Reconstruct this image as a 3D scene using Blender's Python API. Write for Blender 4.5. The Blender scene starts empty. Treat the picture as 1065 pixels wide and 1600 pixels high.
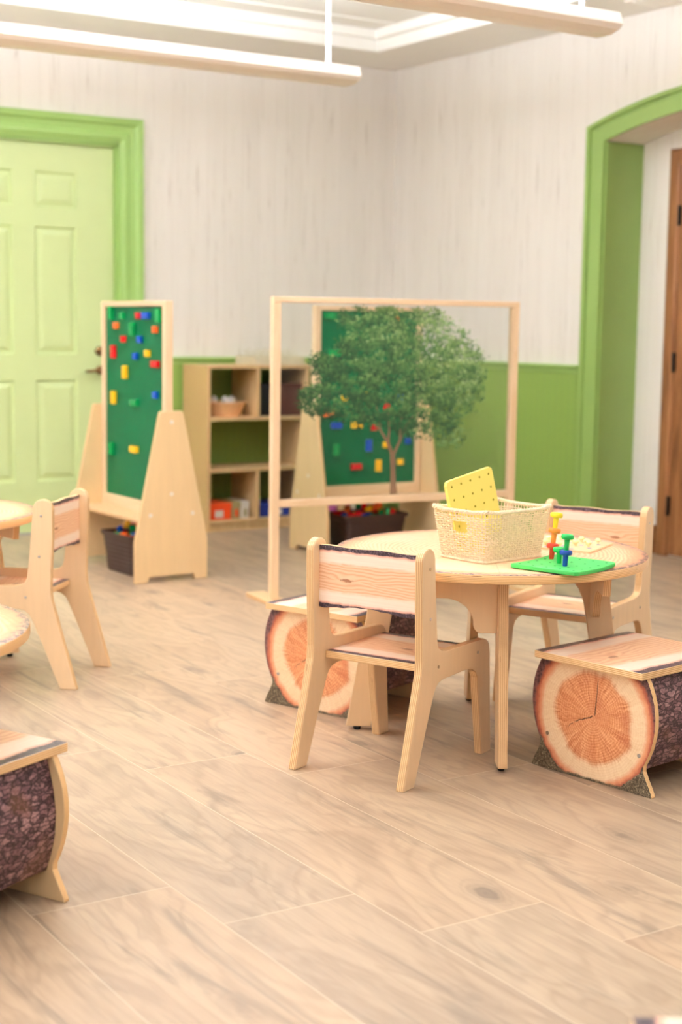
import bpy, bmesh, math, random
from mathutils import Vector, Matrix
random.seed(7)
S = bpy.context.scene
COL = S.collection
PI = math.pi
R = math.radians

# ------------------------------------------------------------------ node DSL
def lin(c):
    return tuple(((v/255)/12.92 if v/255 <= .04045 else ((v/255+.055)/1.055)**2.4) for v in c[:3]) + (1.0,)

class NT:
    def __init__(s, name):
        s.m = bpy.data.materials.new(name); s.m.use_nodes = True
        s.t = s.m.node_tree; s.t.nodes.clear()
        s.out = s.t.nodes.new('ShaderNodeOutputMaterial')
        s.b = s.t.nodes.new('ShaderNodeBsdfPrincipled')
        s.t.links.new(s.b.outputs[0], s.out.inputs[0])
    def n(s, typ, **kw):
        x = s.t.nodes.new(typ)
        for k, v in kw.items(): setattr(x, k, v)
        return x
    def set(s, sock, v):
        if isinstance(v, bpy.types.NodeSocket): s.t.links.new(v, sock)
        elif v is not None:
            if hasattr(sock.default_value, '__len__') and not hasattr(v, '__len__'): v = (v,)*len(sock.default_value)
            if hasattr(sock.default_value, '__len__') and len(v) == 4 and len(sock.default_value) == 3: v = v[:3]
            sock.default_value = v
    def coord(s, which='Object'): return s.n('ShaderNodeTexCoord').outputs[which]
    def sep(s, v):
        x = s.n('ShaderNodeSeparateXYZ'); s.set(x.inputs[0], v); return x.outputs
    def comb(s, a=0., b=0., c=0.):
        x = s.n('ShaderNodeCombineXYZ')
        for i, v in enumerate((a, b, c)): s.set(x.inputs[i], v)
        return x.outputs[0]
    def math(s, op, a, b=None, c=None, clamp=False):
        x = s.n('ShaderNodeMath', operation=op, use_clamp=clamp)
        for i, v in enumerate((a, b, c)):
            if v is not None: s.set(x.inputs[i], v)
        return x.outputs[0]
    def vmath(s, op, a, b=None):
        x = s.n('ShaderNodeVectorMath', operation=op); s.set(x.inputs[0], a)
        if b is not None: s.set(x.inputs[1], b)
        return x.outputs['Value'] if op in ('LENGTH', 'DISTANCE', 'DOT_PRODUCT') else x.outputs[0]
    def noise(s, v, scale=5., detail=2., rough=.5, dist=0., color=False):
        x = s.n('ShaderNodeTexNoise'); s.set(x.inputs['Vector'], v); s.set(x.inputs['Scale'], scale)
        s.set(x.inputs['Detail'], detail); s.set(x.inputs['Roughness'], rough); s.set(x.inputs['Distortion'], dist)
        return x.outputs['Color' if color else 'Fac']
    def vor(s, v, scale=5., feature='F1', out='Distance', rnd=1.):
        x = s.n('ShaderNodeTexVoronoi', feature=feature); s.set(x.inputs['Vector'], v); s.set(x.inputs['Scale'], scale)
        s.set(x.inputs['Randomness'], rnd)
        return x.outputs[out]
    def white(s, v, color=False):
        x = s.n('ShaderNodeTexWhiteNoise', noise_dimensions='3D'); s.set(x.inputs['Vector'], v)
        return x.outputs['Color' if color else 'Value']
    def ramp(s, fac, stops, interp='LINEAR'):
        x = s.n('ShaderNodeValToRGB'); x.color_ramp.interpolation = interp; e = x.color_ramp.elements
        while len(e) < len(stops): e.new(.5)
        for i, (p, c) in enumerate(stops):
            e[i].position = p
        for i, (p, c) in enumerate(stops):
            e[i].color = lin(c) if hasattr(c, '__len__') else (c, c, c, 1)
        s.set(x.inputs[0], fac); return x.outputs[0]
    def mix(s, f, a, b, mode='MIX'):
        x = s.n('ShaderNodeMix', data_type='RGBA', blend_type=mode)
        s.set(x.inputs[0], f)
        for i, v in ((6, a), (7, b)):
            if not isinstance(v, bpy.types.NodeSocket): v = lin(v)
            s.set(x.inputs[i], v)
        return x.outputs[2]
    def smooth(s, v, lo, hi, a=0., b=1.):
        x = s.n('ShaderNodeMapRange', interpolation_type='SMOOTHSTEP'); s.set(x.inputs[0], v)
        for i, q in ((1, lo), (2, hi), (3, a), (4, b)): s.set(x.inputs[i], q)
        return x.outputs[0]
    def bump(s, h, strength=.3, dist=.005):
        x = s.n('ShaderNodeBump'); s.set(x.inputs['Height'], h); x.inputs['Strength'].default_value = strength
        x.inputs['Distance'].default_value = dist
        s.t.links.new(x.outputs[0], s.b.inputs['Normal'])
    def col(s, c, rough=.5, spec=.5, metal=0., coat=0.):
        s.set(s.b.inputs['Base Color'], c if isinstance(c, bpy.types.NodeSocket) else lin(c))
        s.set(s.b.inputs['Roughness'], rough); s.set(s.b.inputs['Specular IOR Level'], spec)
        s.set(s.b.inputs['Metallic'], metal); s.set(s.b.inputs['Coat Weight'], coat)
        return s

M = {}
def plain(name, c, rough=.5, spec=.5, metal=0., var=.06, scale=9.):
    t = NT(name); P = t.coord()
    n = t.noise(P, scale, 3)
    d = tuple(max(0, v*(1-var)) for v in c); u = tuple(min(255, v*(1+var)) for v in c)
    t.col(t.mix(n, d, u), rough, spec, metal); M[name] = t.m; return t.m

def vary(t, col, amt=.1):
    """small random lightness difference between things"""
    oi = t.n('ShaderNodeObjectInfo')
    hs = t.n('ShaderNodeHueSaturation'); t.set(hs.inputs['Color'], col)
    t.set(hs.inputs['Value'], t.math('MULTIPLY_ADD', oi.outputs['Random'], amt, 1-amt/2))
    return hs.outputs[0]

# birch ply face with layered edge along one local axis
def ply(name, axis, face=(228, 198, 158), layers=190.):
    t = NT(name); P = t.coord(); s = t.sep(P); N = t.sep(t.coord('Normal'))
    g = t.noise(t.vmath('MULTIPLY', P, {0: (4., 40., 3.), 1: (40., 4., 3.), 2: (6., 40., 6.)}[axis]), 1., 4, .6, .6)
    f = t.mix(g, tuple(v*.955 for v in face), tuple(min(255, v*1.03) for v in face))
    b = t.math('SINE', t.math('MULTIPLY', s[axis], 2*PI*layers))
    w = t.noise(t.vmath('MULTIPLY', P, (60., 60., 60.)), 1., 2)
    e = t.ramp(t.math('MULTIPLY_ADD', b, .5, .5), [(0., (176, 132, 86)), (.35, (212, 170, 120)), (1., (230, 198, 152))])
    q = t.noise(t.vmath('MULTIPLY', P, {0: (300., 14., 14.), 1: (14., 300., 14.), 2: (14., 14., 300.)}[axis]), 1., 2)
    e = t.mix(t.smooth(q, .70, .76), e, (120, 74, 40))
    isedge = t.smooth(t.math('ABSOLUTE', N[axis]), .35, .6, 1., 0.)
    t.col(t.mix(isedge, f, e), .42, .4); M[name] = t.m; return t.m

# printed live-edge board: bark / cambium / sapwood / heart across one generated axis, grain along another
def liveedge(name, cross, along, seed=0.):
    t = NT(name); G = t.coord('Generated'); O = t.coord(); g = t.sep(G); o = t.sep(O)
    c = g[cross]; a = o[along]
    wob = t.noise(t.comb(t.math('MULTIPLY', a, 30.), seed, 0.), 1., 4, .6)
    wob2 = t.noise(t.comb(t.math('MULTIPLY', a, 3.), seed+9., 0.), 1., 1)
    d = t.math('SUBTRACT', .5, t.math('ABSOLUTE', t.math('SUBTRACT', c, .5)))
    d = t.math('ADD', d, t.math('MULTIPLY_ADD', wob, .06, -.03))
    # heart grain
    kx = t.math('SUBTRACT', a, .02 + .05*math.sin(seed)); kz = t.math('SUBTRACT', c, .47)
    kd = t.math('SQRT', t.math('ADD', t.math('POWER', t.math('MULTIPLY', kx, 9.), 2.), t.math('POWER', t.math('MULTIPLY', kz, 7.), 2.)))
    push = t.math('DIVIDE', .35, t.math('ADD', kd, .35))
    line = t.math('ADD', t.math('MULTIPLY', c, 44.), t.math('MULTIPLY', t.math('MULTIPLY', push, t.math('SIGN', kz)), 7.))
    line = t.math('ADD', line, t.math('MULTIPLY', t.noise(t.comb(t.math('MULTIPLY', a, 9.), t.math('MULTIPLY', c, 3.), seed), 1., 2), 7.))
    gr = t.math('MULTIPLY_ADD', t.math('SINE', t.math('MULTIPLY', line, 3.2)), .5, .5)
    heart = t.ramp(gr, [(0., (224, 170, 132)), (.4, (236, 188, 150)), (1., (242, 200, 164))])
    sap = t.ramp(t.noise(t.comb(t.math('MULTIPLY', a, 8.), t.math('MULTIPLY', c, 40.), seed), 1., 2), [(.3, (242, 218, 198)), (.7, (248, 228, 210))])
    hh = t.smooth(t.math('ADD', d, t.math('MULTIPLY_ADD', wob2, .16, -.08)), .24, .30)
    body = t.mix(hh, sap, heart)
    knot = t.smooth(t.math('ADD', kd, t.math('MULTIPLY', t.noise(O, 160., 2), .25)), .22, .36, 1., 0.)
    body = t.mix(t.math('MULTIPLY', knot, .8), body, (150, 84, 52))
    body = t.mix(t.smooth(d, .085, .125, 1., 0.), body, (228, 170, 148))
    bn = t.math('MULTIPLY_ADD', t.noise(O, 150., 4, .8, 1.5), 2.4, -.72)
    bark = t.ramp(bn, [(.3, (40, 26, 36)), (.6, (74, 54, 64)), (.95, (170, 150, 160))])
    body = t.mix(t.smooth(d, .070, .084, 1., 0.), body, bark)
    N = t.sep(t.coord('Normal'))
    return t, body, N

def le_mat(name, cross, along, faceaxis, seed=0., thin=False):
    t, body, N = liveedge(name, cross, along, seed)
    o = t.sep(t.coord())
    b = t.math('MULTIPLY_ADD', t.math('SINE', t.math('MULTIPLY', o[faceaxis], 2*PI*220.)), .5, .5)
    e = t.ramp(b, [(0., (206, 158, 104)), (1., (244, 212, 164))])
    isedge = t.smooth(t.math('ABSOLUTE', N[faceaxis]), .35, .6, 1., 0.)
    t.col(vary(t, t.mix(isedge, body, e), .04), .34, .5); M[name] = t.m

def floor_mat():
    t = NT('floor_planks'); P = t.coord(); s = t.sep(P)
    W = .3162; Lp = 1.275
    u = t.math('DIVIDE', t.math('SUBTRACT', s[0], 1.065), W)
    i = t.math('FLOOR', u); fx = t.math('FRACT', u)
    v = t.math('DIVIDE', t.math('ADD', t.math('SUBTRACT', s[1], 2.80), t.math('MULTIPLY', i, .2385)), Lp)
    j = t.math('FLOOR', v); fy = t.math('FRACT', v)
    dx = t.math('MULTIPLY', t.math('MINIMUM', fx, t.math('SUBTRACT', 1., fx)), W)
    dy = t.math('MULTIPLY', t.math('MINIMUM', fy, t.math('SUBTRACT', 1., fy)), Lp)
    g = t.smooth(t.math('MINIMUM', dx, dy), .0006, .0018, 1., 0.)
    rc = t.white(t.comb(i, j, 3.), True); r = t.sep(rc)
    off = t.vmath('MULTIPLY', rc, (37., 53., 19.))
    Q = t.vmath('ADD', P, off); q = t.sep(Q)
    big = t.noise(t.comb(t.math('MULTIPLY', q[0], 4.4), t.math('MULTIPLY', q[1], 1.2), r[2]), 1., 3, .55, 1.2)
    fine = t.noise(t.comb(t.math('MULTIPLY', q[0], 60.), t.math('MULTIPLY', q[1], 4.), 0.), 1., 4, .6, .8)
    kv = t.comb(t.math('MULTIPLY', q[0], 4.6), t.math('MULTIPLY', q[1], 2.3), 0.)
    kv = t.vmath('ADD', kv, t.vmath('MULTIPLY', t.noise(Q, 9., 2, color=True), (.16, .16, 0.)))
    kcell = t.vor(kv, 1.)
    kc = t.sep(t.vor(kv, 1., out='Color'))
    kd = t.math('ADD', kcell, t.math('MULTIPLY_ADD', t.noise(Q, 30., 3), .08, -.04))
    sel = t.math('GREATER_THAN', kc[0], .42)
    kring = t.math('MULTIPLY_ADD', t.math('SINE', t.math('MULTIPLY', kd, 110.)), .5, .5)
    kf = t.math('MULTIPLY', t.math('MULTIPLY', t.smooth(kd, .02, .30, 1., 0.), sel), t.math('MULTIPLY_ADD', kring, .4, .35))
    kcore = t.math('MULTIPLY', t.smooth(kd, .05, .13, 1., 0.), sel)
    base = t.ramp(big, [(.30, (136, 118, 102)), (.42, (176, 152, 128)), (.52, (202, 178, 150)), (.70, (216, 194, 166))])
    tint = t.mix(r[0], (172, 158, 142), (216, 182, 150))
    base = t.mix(.45, base, tint)
    base = t.mix(.34, base, t.ramp(fine, [(.25, (150, 128, 108)), (.5, (200, 174, 146)), (.75, (220, 196, 168))]))
    st1 = t.noise(t.comb(t.math('MULTIPLY', q[0], 13.), t.math('MULTIPLY', q[1], 1.3), 5.), 1., 4, .6, 1.1)
    base = t.mix(t.smooth(st1, .54, .70, 0., .62), base, (132, 118, 104))
    gl = t.math('MULTIPLY_ADD', t.math('SINE', t.math('MULTIPLY', t.math('ADD', t.math('MULTIPLY', q[0], 20.), t.math('ADD', t.math('MULTIPLY', big, 13.), t.math('MULTIPLY', kcell, -5.))), 3.)), .5, .5)
    base = t.mix(t.math('MULTIPLY', t.math('POWER', gl, 3.), .22), base, (132, 108, 88))
    base = t.mix(t.math('MULTIPLY', kf, .7), base, (124, 108, 94))
    base = t.mix(t.math('MULTIPLY', kcore, .55), base, (108, 98, 90))
    hs = t.n('ShaderNodeHueSaturation'); t.set(hs.inputs['Color'], base); hs.inputs['Value'].default_value = .71; hs.inputs['Saturation'].default_value = 1.04; base = hs.outputs[0]
    base = t.mix(g, base, (196, 176, 152))
    t.col(base, t.math('MULTIPLY_ADD', fine, .1, .36), .4)
    t.bump(t.math('ADD', t.math('MULTIPLY', fine, .12), t.math('MULTIPLY', g, -1.)), .12, .002)
    M['floor'] = t.m
floor_mat()

def wallpaper():
    t = NT('whitewashed_plank_wallpaper'); s = t.sep(t.coord())
    h = t.math('ADD', s[0], s[1]); z = s[2]
    pl = t.math('DIVIDE', h, .115); pi_ = t.math('FLOOR', pl); pf = t.math('FRACT', pl)
    rr = t.white(t.comb(pi_, 1., 2.))
    zz = t.math('ADD', z, t.math('MULTIPLY', rr, 9.))
    st = t.noise(t.comb(t.math('MULTIPLY', h, 46.), t.math('MULTIPLY', zz, 2.4), rr), 1., 4, .65, .7)
    sm = t.noise(t.comb(t.math('MULTIPLY', h, 9.), t.math('MULTIPLY', zz, .8), rr), 1., 3, .5)
    c = t.mix(sm, (230, 225, 219), (242, 238, 234))
    c = t.mix(t.smooth(st, .56, .72, 0., .42), c, (196, 186, 176))
    c = t.mix(t.smooth(st, .66, .78, 0., .5), c, (160, 150, 140))
    e = t.smooth(t.math('MINIMUM', pf, t.math('SUBTRACT', 1., pf)), .0, .03, .25, 0.)
    c = t.mix(e, c, (200, 190, 180))
    t.col(c, .7, .3); M['wallpaper'] = t.m
wallpaper()

def beadboard():
    t = NT('green_beadboard'); s = t.sep(t.coord())
    h = t.math('ADD', s[0], s[1]); f = t.math('FRACT', t.math('DIVIDE', h, .052))
    g = t.smooth(t.math('ABSOLUTE', t.math('SUBTRACT', f, .5)), .0, .07)
    c = t.mix(g, (116, 144, 66), (132, 160, 78))
    t.col(c, .38, .45); t.bump(g, .5, .004); M['beadboard'] = t.m
beadboard()
plain('trim_green', (148, 182, 102), .33, .5, var=.02)
plain('arch_green', (136, 164, 88), .36, .5, var=.02)
plain('door_green', (196, 212, 154), .32, .5, var=.015)
plain('ceiling_white', (240, 236, 231), .8, .2, var=.01)
plain('trim_white', (250, 248, 244), .5, .3, var=.01)
plain('fixture_white', (246, 238, 230), .4, .4, var=.01)
plain('bronze', (112, 84, 52), .35, .5, 1., var=.1)
plain('black_metal', (26, 22, 20), .4, .5, .6)
plain('chrome', (206, 206, 206), .22, .5, 1., var=.02)
plain('black_rubber', (18, 18, 20), .7, .3)
plain('reed', (234, 214, 184), .6, .3, var=.12, scale=90.)
plain('yellow_foam', (240, 224, 118), .6, .3, var=.02)
plain('green_foam', (74, 196, 96), .5, .35, var=.02)
plain('hole_dark', (150, 140, 40), .8, .1)
plain('hole_green', (24, 96, 44), .8, .1)
plain('brown_plastic', (62, 40, 32), .5, .4, var=.15)
plain('dark_wicker', (70, 34, 26), .6, .3, var=.3, scale=80)
plain('terracotta', (236, 186, 140), .5, .4, var=.05)
plain('grey_tissue', (214, 214, 210), .6, .3)
plain('pale_wicker', (206, 196, 172), .7, .3, var=.25, scale=120)
plain('orange_box', (232, 78, 34), .45, .4, var=.08)
plain('white_box', (226, 220, 216), .5, .4, var=.05)
plain('olive_box', (150, 140, 96), .5, .4, var=.1)
plain('blue_box', (30, 48, 130), .45, .4, var=.1)
plain('purple_box', (182, 96, 168), .45, .4, var=.1)
plain('knob_cream', (250, 236, 180), .4, .4)
plain('knob_blue', (120, 140, 180), .4, .4)
plain('board_print', (236, 200, 160), .4, .4, var=.06, scale=60)
PEG = {}
for k, c in dict(red=(226, 62, 40), orange=(248, 146, 62), yellow=(254, 222, 50), green=(22, 176, 84), blue=(20, 70, 168)).items():
    PEG[k] = plain('peg_'+k, c, .32, .5, var=.02)
BR = {}
for k, c in dict(red=(206, 20, 28), orange=(252, 112, 50), yellow=(254, 196, 36), green=(10, 146, 74), blue=(16, 76, 180)).items():
    BR[k] = plain('brick_'+k, c, .25, .5, var=.02)

def lego_panel():
    t = NT('green_stud_panel'); s = t.sep(t.coord())
    a = t.math('SUBTRACT', t.math('FRACT', t.math('DIVIDE', s[0], .016)), .5)
    b = t.math('SUBTRACT', t.math('FRACT', t.math('DIVIDE', s[2], .016)), .5)
    d = t.math('SQRT', t.math('ADD', t.math('MULTIPLY', a, a), t.math('MULTIPLY', b, b)))
    h = t.smooth(d, .28, .34, 1., 0.)
    t.col((0, 98, 58), .4, .12); t.bump(h, .6, .002); M['lego_panel'] = t.m
lego_panel()
ply('ply_x', 0); ply('ply_y', 1); ply('ply_z', 2)
ply('birch_x', 0, (226, 196, 150)); ply('birch_y', 1, (226, 196, 150)); ply('birch_z', 2, (222, 192, 148))
ply('shelf_ply', 2, (208, 182, 122), 100.)

def wood(name, a, b, d, sc=(30., 30., 3.), rough=.45):
    t = NT(name); P = t.coord()
    g = t.noise(t.vmath('MULTIPLY', P, sc), 1., 5, .6, 1.2)
    t.col(t.ramp(g, [(.25, d), (.5, a), (.75, b)]), rough, .4); t.bump(g, .1, .001); M[name] = t.m
wood('maple_v', (226, 196, 160), (236, 208, 176), (216, 182, 142))
wood('maple_h', (226, 196, 160), (236, 208, 176), (216, 182, 142), (3., 30., 30.))
wood('shelf_maple', (208, 174, 128), (220, 190, 142), (194, 156, 108), (30., 30., 4.))
wood('oak_v', (136, 88, 52), (162, 112, 70), (98, 58, 32), (26., 26., 2.2))
wood('oak_h', (136, 88, 52), (162, 112, 70), (98, 58, 32), (2.2, 2.2, 26.))

le_mat('slat_print', 2, 1, 0, 1.3)
le_mat('seat_print', 0, 1, 2, 4.1)
le_mat('stool_print', 1, 0, 2, 7.7)

def bark():
    t = NT('bark_print'); P = t.coord()
    nz = t.noise(P, 30., 3, .6, color=True)
    Q = t.vmath('ADD', P, t.vmath('MULTIPLY', t.vmath('SUBTRACT', nz, (.5, .5, .5)), (.05, .05, .022)))
    q = t.vmath('MULTIPLY', Q, (36., 36., 88.))
    e = t.vor(q, 1., feature='DISTANCE_TO_EDGE')
    cc = t.sep(t.vor(q, 1., out='Color'))
    q2 = t.vmath('MULTIPLY', Q, (90., 90., 170.))
    e2 = t.vor(q2, 1., feature='DISTANCE_TO_EDGE')
    n = t.noise(P, 160., 4, .8)
    k = t.math('ADD', t.math('MULTIPLY', cc[0], .34), t.math('MULTIPLY', n, .5))
    k = t.math('ADD', k, t.math('MULTIPLY', t.smooth(e2, .0, .25), .14))
    c = t.ramp(k, [(.28, (84, 56, 62)), (.52, (134, 98, 102)), (.74, (178, 142, 142)), (.92, (214, 184, 178))])
    gap = t.smooth(t.math('ADD', e, t.math('MULTIPLY_ADD', n, .24, -.12)), .03, .20, 1., 0.)
    c = t.mix(t.math('MULTIPLY', gap, .88), c, (38, 24, 30))
    pt = t.noise(P, 6., 2)
    c = t.mix(t.smooth(pt, .60, .7, 0., .3), c, (140, 96, 60))
    t.col(c, .5, .35); t.bump(t.math('SUBTRACT', k, gap), .25, .003); M['bark'] = t.m
bark()

def log_end():
    # local y across, z up; printed face; centre (0, .175)
    t = NT('log_end_print'); P = t.coord(); s = t.sep(P); N = t.sep(t.coord('Normal'))
    y = t.math('SUBTRACT', s[1], -.004); z = t.math('SUBTRACT', s[2], .172)
    wn = t.noise(t.comb(t.math('MULTIPLY', s[1], 7.), t.math('MULTIPLY', s[2], 7.), 2.), 1., 3, .5)
    rr = t.math('SQRT', t.math('ADD', t.math('POWER', t.math('DIVIDE', y, 1.04), 2.), t.math('POWER', z, 2.)))
    ang = t.math('ARCTAN2', z, y)
    ang = t.math('ADD', ang, t.math('MULTIPLY_ADD', t.noise(P, 20., 3, .6), .34, -.17))
    sn, cs = t.math('SINE', ang), t.math('COSINE', ang)
    rad = t.noise(t.comb(t.math('MULTIPLY', sn, 26.), t.math('MULTIPLY', cs, 26.), t.math('MULTIPLY', rr, 5.)), 1., 3, .6)
    rad2 = t.noise(t.comb(t.math('MULTIPLY', sn, 3.), t.math('MULTIPLY', cs, 3.), 1.), 1., 2, .5)
    rw = t.math('ADD', rr, t.math('MULTIPLY_ADD', wn, .03, -.015))
    ring = t.math('MULTIPLY_ADD', t.math('SINE', t.math('MULTIPLY', rw, 900.)), .5, .5)
    spk = t.noise(P, 130., 4, .8)
    rad3 = t.noise(t.comb(t.math('MULTIPLY', sn, 60.), t.math('MULTIPLY', cs, 60.), t.math('MULTIPLY', rr, 30.)), 1., 3, .7)
    grain = t.math('ADD', t.math('ADD', t.math('MULTIPLY', rad, .34), t.math('MULTIPLY', rad3, .34)), t.math('ADD', t.math('MULTIPLY', spk, .28), t.math('MULTIPLY', ring, .07)))
    heart = t.ramp(grain, [(.38, (180, 98, 56)), (.5, (214, 140, 92)), (.62, (242, 188, 142))])
    heart = t.mix(t.smooth(t.noise(P, 11., 3), .42, .68, 0., .5), heart, (184, 100, 66))
    sap = t.ramp(grain, [(.36, (228, 194, 150)), (.62, (246, 220, 184))])
    rh = t.math('ADD', rr, t.math('MULTIPLY_ADD', t.noise(t.comb(t.math('MULTIPLY', s[1], 14.), t.math('MULTIPLY', s[2], 14.), 7.), 1., 3), .045, -.0225))
    rh = t.math('ADD', rh, t.math('MULTIPLY_ADD', rad, .012, -.006))
    c = t.mix(t.smooth(rh, .112, .134), heart, sap)
    edge = t.math('ADD', rr, t.math('MULTIPLY_ADD', t.noise(P, 26., 4, .7), .022, -.011))
    c = t.mix(t.smooth(edge, .160, .178), c, (222, 150, 110))
    c = t.mix(t.smooth(edge, .176, .188), c, (176, 92, 66))
    bn = t.noise(P, 90., 3, .7)
    c = t.mix(t.smooth(edge, .186, .196), c, t.ramp(bn, [(.35, (50, 30, 38)), (.6, (124, 84, 82))]))
    # cracks
    def seg(ax, az, bx, bz, w):
        ux, uz = bx-ax, bz-az; L = math.hypot(ux, uz); ux /= L; uz /= L
        pu = t.math('ADD', t.math('MULTIPLY', t.math('SUBTRACT', s[1], ax), ux), t.math('MULTIPLY', t.math('SUBTRACT', s[2], az), uz))
        pv = t.math('SUBTRACT', t.math('MULTIPLY', t.math('SUBTRACT', s[1], ax), -uz), t.math('MULTIPLY', t.math('SUBTRACT', s[2], az), -ux))
        pv = t.math('ADD', pv, t.math('MULTIPLY_ADD', t.noise(P, 40., 2), .012, -.006))
        along = t.math('MULTIPLY', t.smooth(pu, 0., .004), t.smooth(pu, L-.02, L, 1., 0.))
        return t.math('MULTIPLY', along, t.smooth(t.math('ABSOLUTE', pv), w*.5, w, 1., 0.))
    k = t.math('MAXIMUM', seg(-.010, .178, -.020, .285, .0022), seg(-.006, .178, .062, .148, .0024))
    k = t.math('MAXIMUM', k, seg(.060, .148, .085, .128, .0012))
    c = t.mix(t.math('MULTIPLY', k, .9), c, (60, 26, 14))
    # grassy ground below the log: outside the round, low down
    grs = t.noise(t.vmath('MULTIPLY', P, (90., 90., 90.)), 1., 4, .8, 2.5)
    gc = t.ramp(grs, [(.36, (38, 30, 22)), (.52, (96, 82, 62)), (.66, (184, 170, 140))])
    low = t.math('MULTIPLY', t.smooth(edge, .186, .190), t.smooth(s[2], .075, .1, 1., 0.))
    bot = t.smooth(t.math('ADD', s[2], t.math('MULTIPLY', t.noise(P, 60., 2), .01)), .010, .016, 1., 0.)
    c = t.mix(t.math('MAXIMUM', low, bot), c, gc)
    plywood = t.ramp(t.math('MULTIPLY_ADD', t.math('SINE', t.math('MULTIPLY', s[0], 2*PI*230.)), .5, .5), [(0., (210, 164, 108)), (1., (240, 204, 150))])
    isedge = t.smooth(t.math('ABSOLUTE', N[0]), .35, .6, 1., 0.)
    t.col(vary(t, t.mix(isedge, c, plywood), .03), .38, .45); M['log_end'] = t.m
log_end()

def tabletop_mat():
    t = NT('tabletop_print'); P = t.coord(); s = t.sep(P); N = t.sep(t.coord('Normal'))
    x, y = s[0], s[1]
    r = t.math('SQRT', t.math('ADD', t.math('MULTIPLY', x, x), t.math('MULTIPLY', y, y)))
    ax = t.math('ABSOLUTE', x); ay = t.math('ABSOLUTE', y)
    inq = t.math('GREATER_THAN', ax, ay)
    big = t.math('MAXIMUM', ax, ay); sml = t.math('MINIMUM', ax, ay)
    # nested arches per quarter
    q = t.math('ADD', t.math('MULTIPLY', big, 1.), t.math('MULTIPLY', t.math('POWER', sml, 2.), 2.2))
    q = t.math('ADD', q, t.math('MULTIPLY', t.noise(P, 7., 3, .5), .05))
    ln = t.math('MULTIPLY_ADD', t.math('SINE', t.math('MULTIPLY', q, 390.)), .5, .5)
    fine = t.noise(t.vmath('MULTIPLY', P, (70., 70., 1.)), 1., 3, .6)
    c = t.ramp(t.math('ADD', t.math('MULTIPLY', ln, .5), t.math('MULTIPLY', fine, .5)), [(.12, (222, 164, 118)), (.45, (246, 204, 162)), (.8, (254, 222, 186))])
    c = t.mix(t.smooth(t.noise(P, 5., 2), .45, .68, 0., .5), c, (255, 226, 198))
    e = t.math('ADD', r, t.math('MULTIPLY_ADD', t.noise(P, 24., 4, .7), .06, -.03))
    c = t.mix(t.smooth(e, .385, .43, 0., .85), c, (238, 156, 116))
    bn = t.noise(P, 60., 4, .75)
    c = t.mix(t.smooth(e, .428, .45, 0., 1.), c, t.ramp(bn, [(.4, (56, 44, 48)), (.5, (130, 108, 100)), (.6, (236, 176, 144))]))
    seam = t.smooth(t.math('ABSOLUTE', t.math('SUBTRACT', ax, ay)), .0, .0022, .5, 0.)
    c = t.mix(seam, c, (170, 112, 80))
    top = t.smooth(N[2], .4, .7)
    b = t.math('MULTIPLY_ADD', t.math('SINE', t.math('MULTIPLY', s[2], 2*PI*240.)), .5, .5)
    ed = t.ramp(b, [(0., (212, 162, 106)), (1., (242, 204, 150))])
    dk = t.noise(t.vmath('MULTIPLY', P, (12., 12., 260.)), 1., 2)
    ed = t.mix(t.smooth(dk, .66, .72), ed, (120, 74, 40))
    t.col(t.mix(top, ed, c), .3, .5); M['tabletop'] = t.m
tabletop_mat()

def clear_panel():
    t = NT('clear_acrylic'); nt = t.t
    tr = t.n('ShaderNodeBsdfTransparent'); gl = t.n('ShaderNodeBsdfGlossy'); gl.inputs['Roughness'].default_value = .06
    tr.inputs['Color'].default_value = (.97, .98, .975, 1)
    mx = t.n('ShaderNodeMixShader'); fr = t.n('ShaderNodeFresnel'); fr.inputs['IOR'].default_value = 1.3
    nt.links.new(fr.outputs[0], mx.inputs[0]); nt.links.new(tr.outputs[0], mx.inputs[1]); nt.links.new(gl.outputs[0], mx.inputs[2])
    nt.links.new(mx.outputs[0], t.out.inputs[0]); M['acrylic'] = t.m
clear_panel()
LEAF = []
for i, c in enumerate([(38, 70, 44), (52, 88, 54), (70, 106, 62), (92, 128, 74), (128, 158, 98), (162, 186, 128), (126, 96, 74)]):
    t = NT('tree_ink_%s' % 'abcdefg'[i]); t.col(c, .6, .3)
    tr = t.n('ShaderNodeBsdfTransparent'); mx = t.n('ShaderNodeMixShader'); mx.inputs[0].default_value = .9
    t.t.links.new(tr.outputs[0], mx.inputs[1]); t.t.links.new(t.b.outputs[0], mx.inputs[2]); t.t.links.new(mx.outputs[0], t.out.inputs[0])
    LEAF.append(t.m)
def emit(name, c, k):
    t = NT(name); e = t.n('ShaderNodeEmission'); e.inputs[0].default_value = lin(c); e.inputs[1].default_value = k
    t.t.links.new(e.outputs[0], t.out.inputs[0]); M[name] = t.m
emit('lamp_glow', (255, 250, 244), 12.)
emit('panel_glow', (255, 248, 240), 5.)  # glow of the added ceiling fill panels

# ------------------------------------------------------------------ mesh helpers
def bev(bm, w, seg=2, ang=30):
    if w <= 0: return
    ed = [e for e in bm.edges if len(e.link_faces) == 2 and e.calc_face_angle(0) > R(ang)]
    if ed: bmesh.ops.bevel(bm, geom=ed, offset=w, segments=seg, affect='EDGES', profile=.5, clamp_overlap=True)

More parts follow.
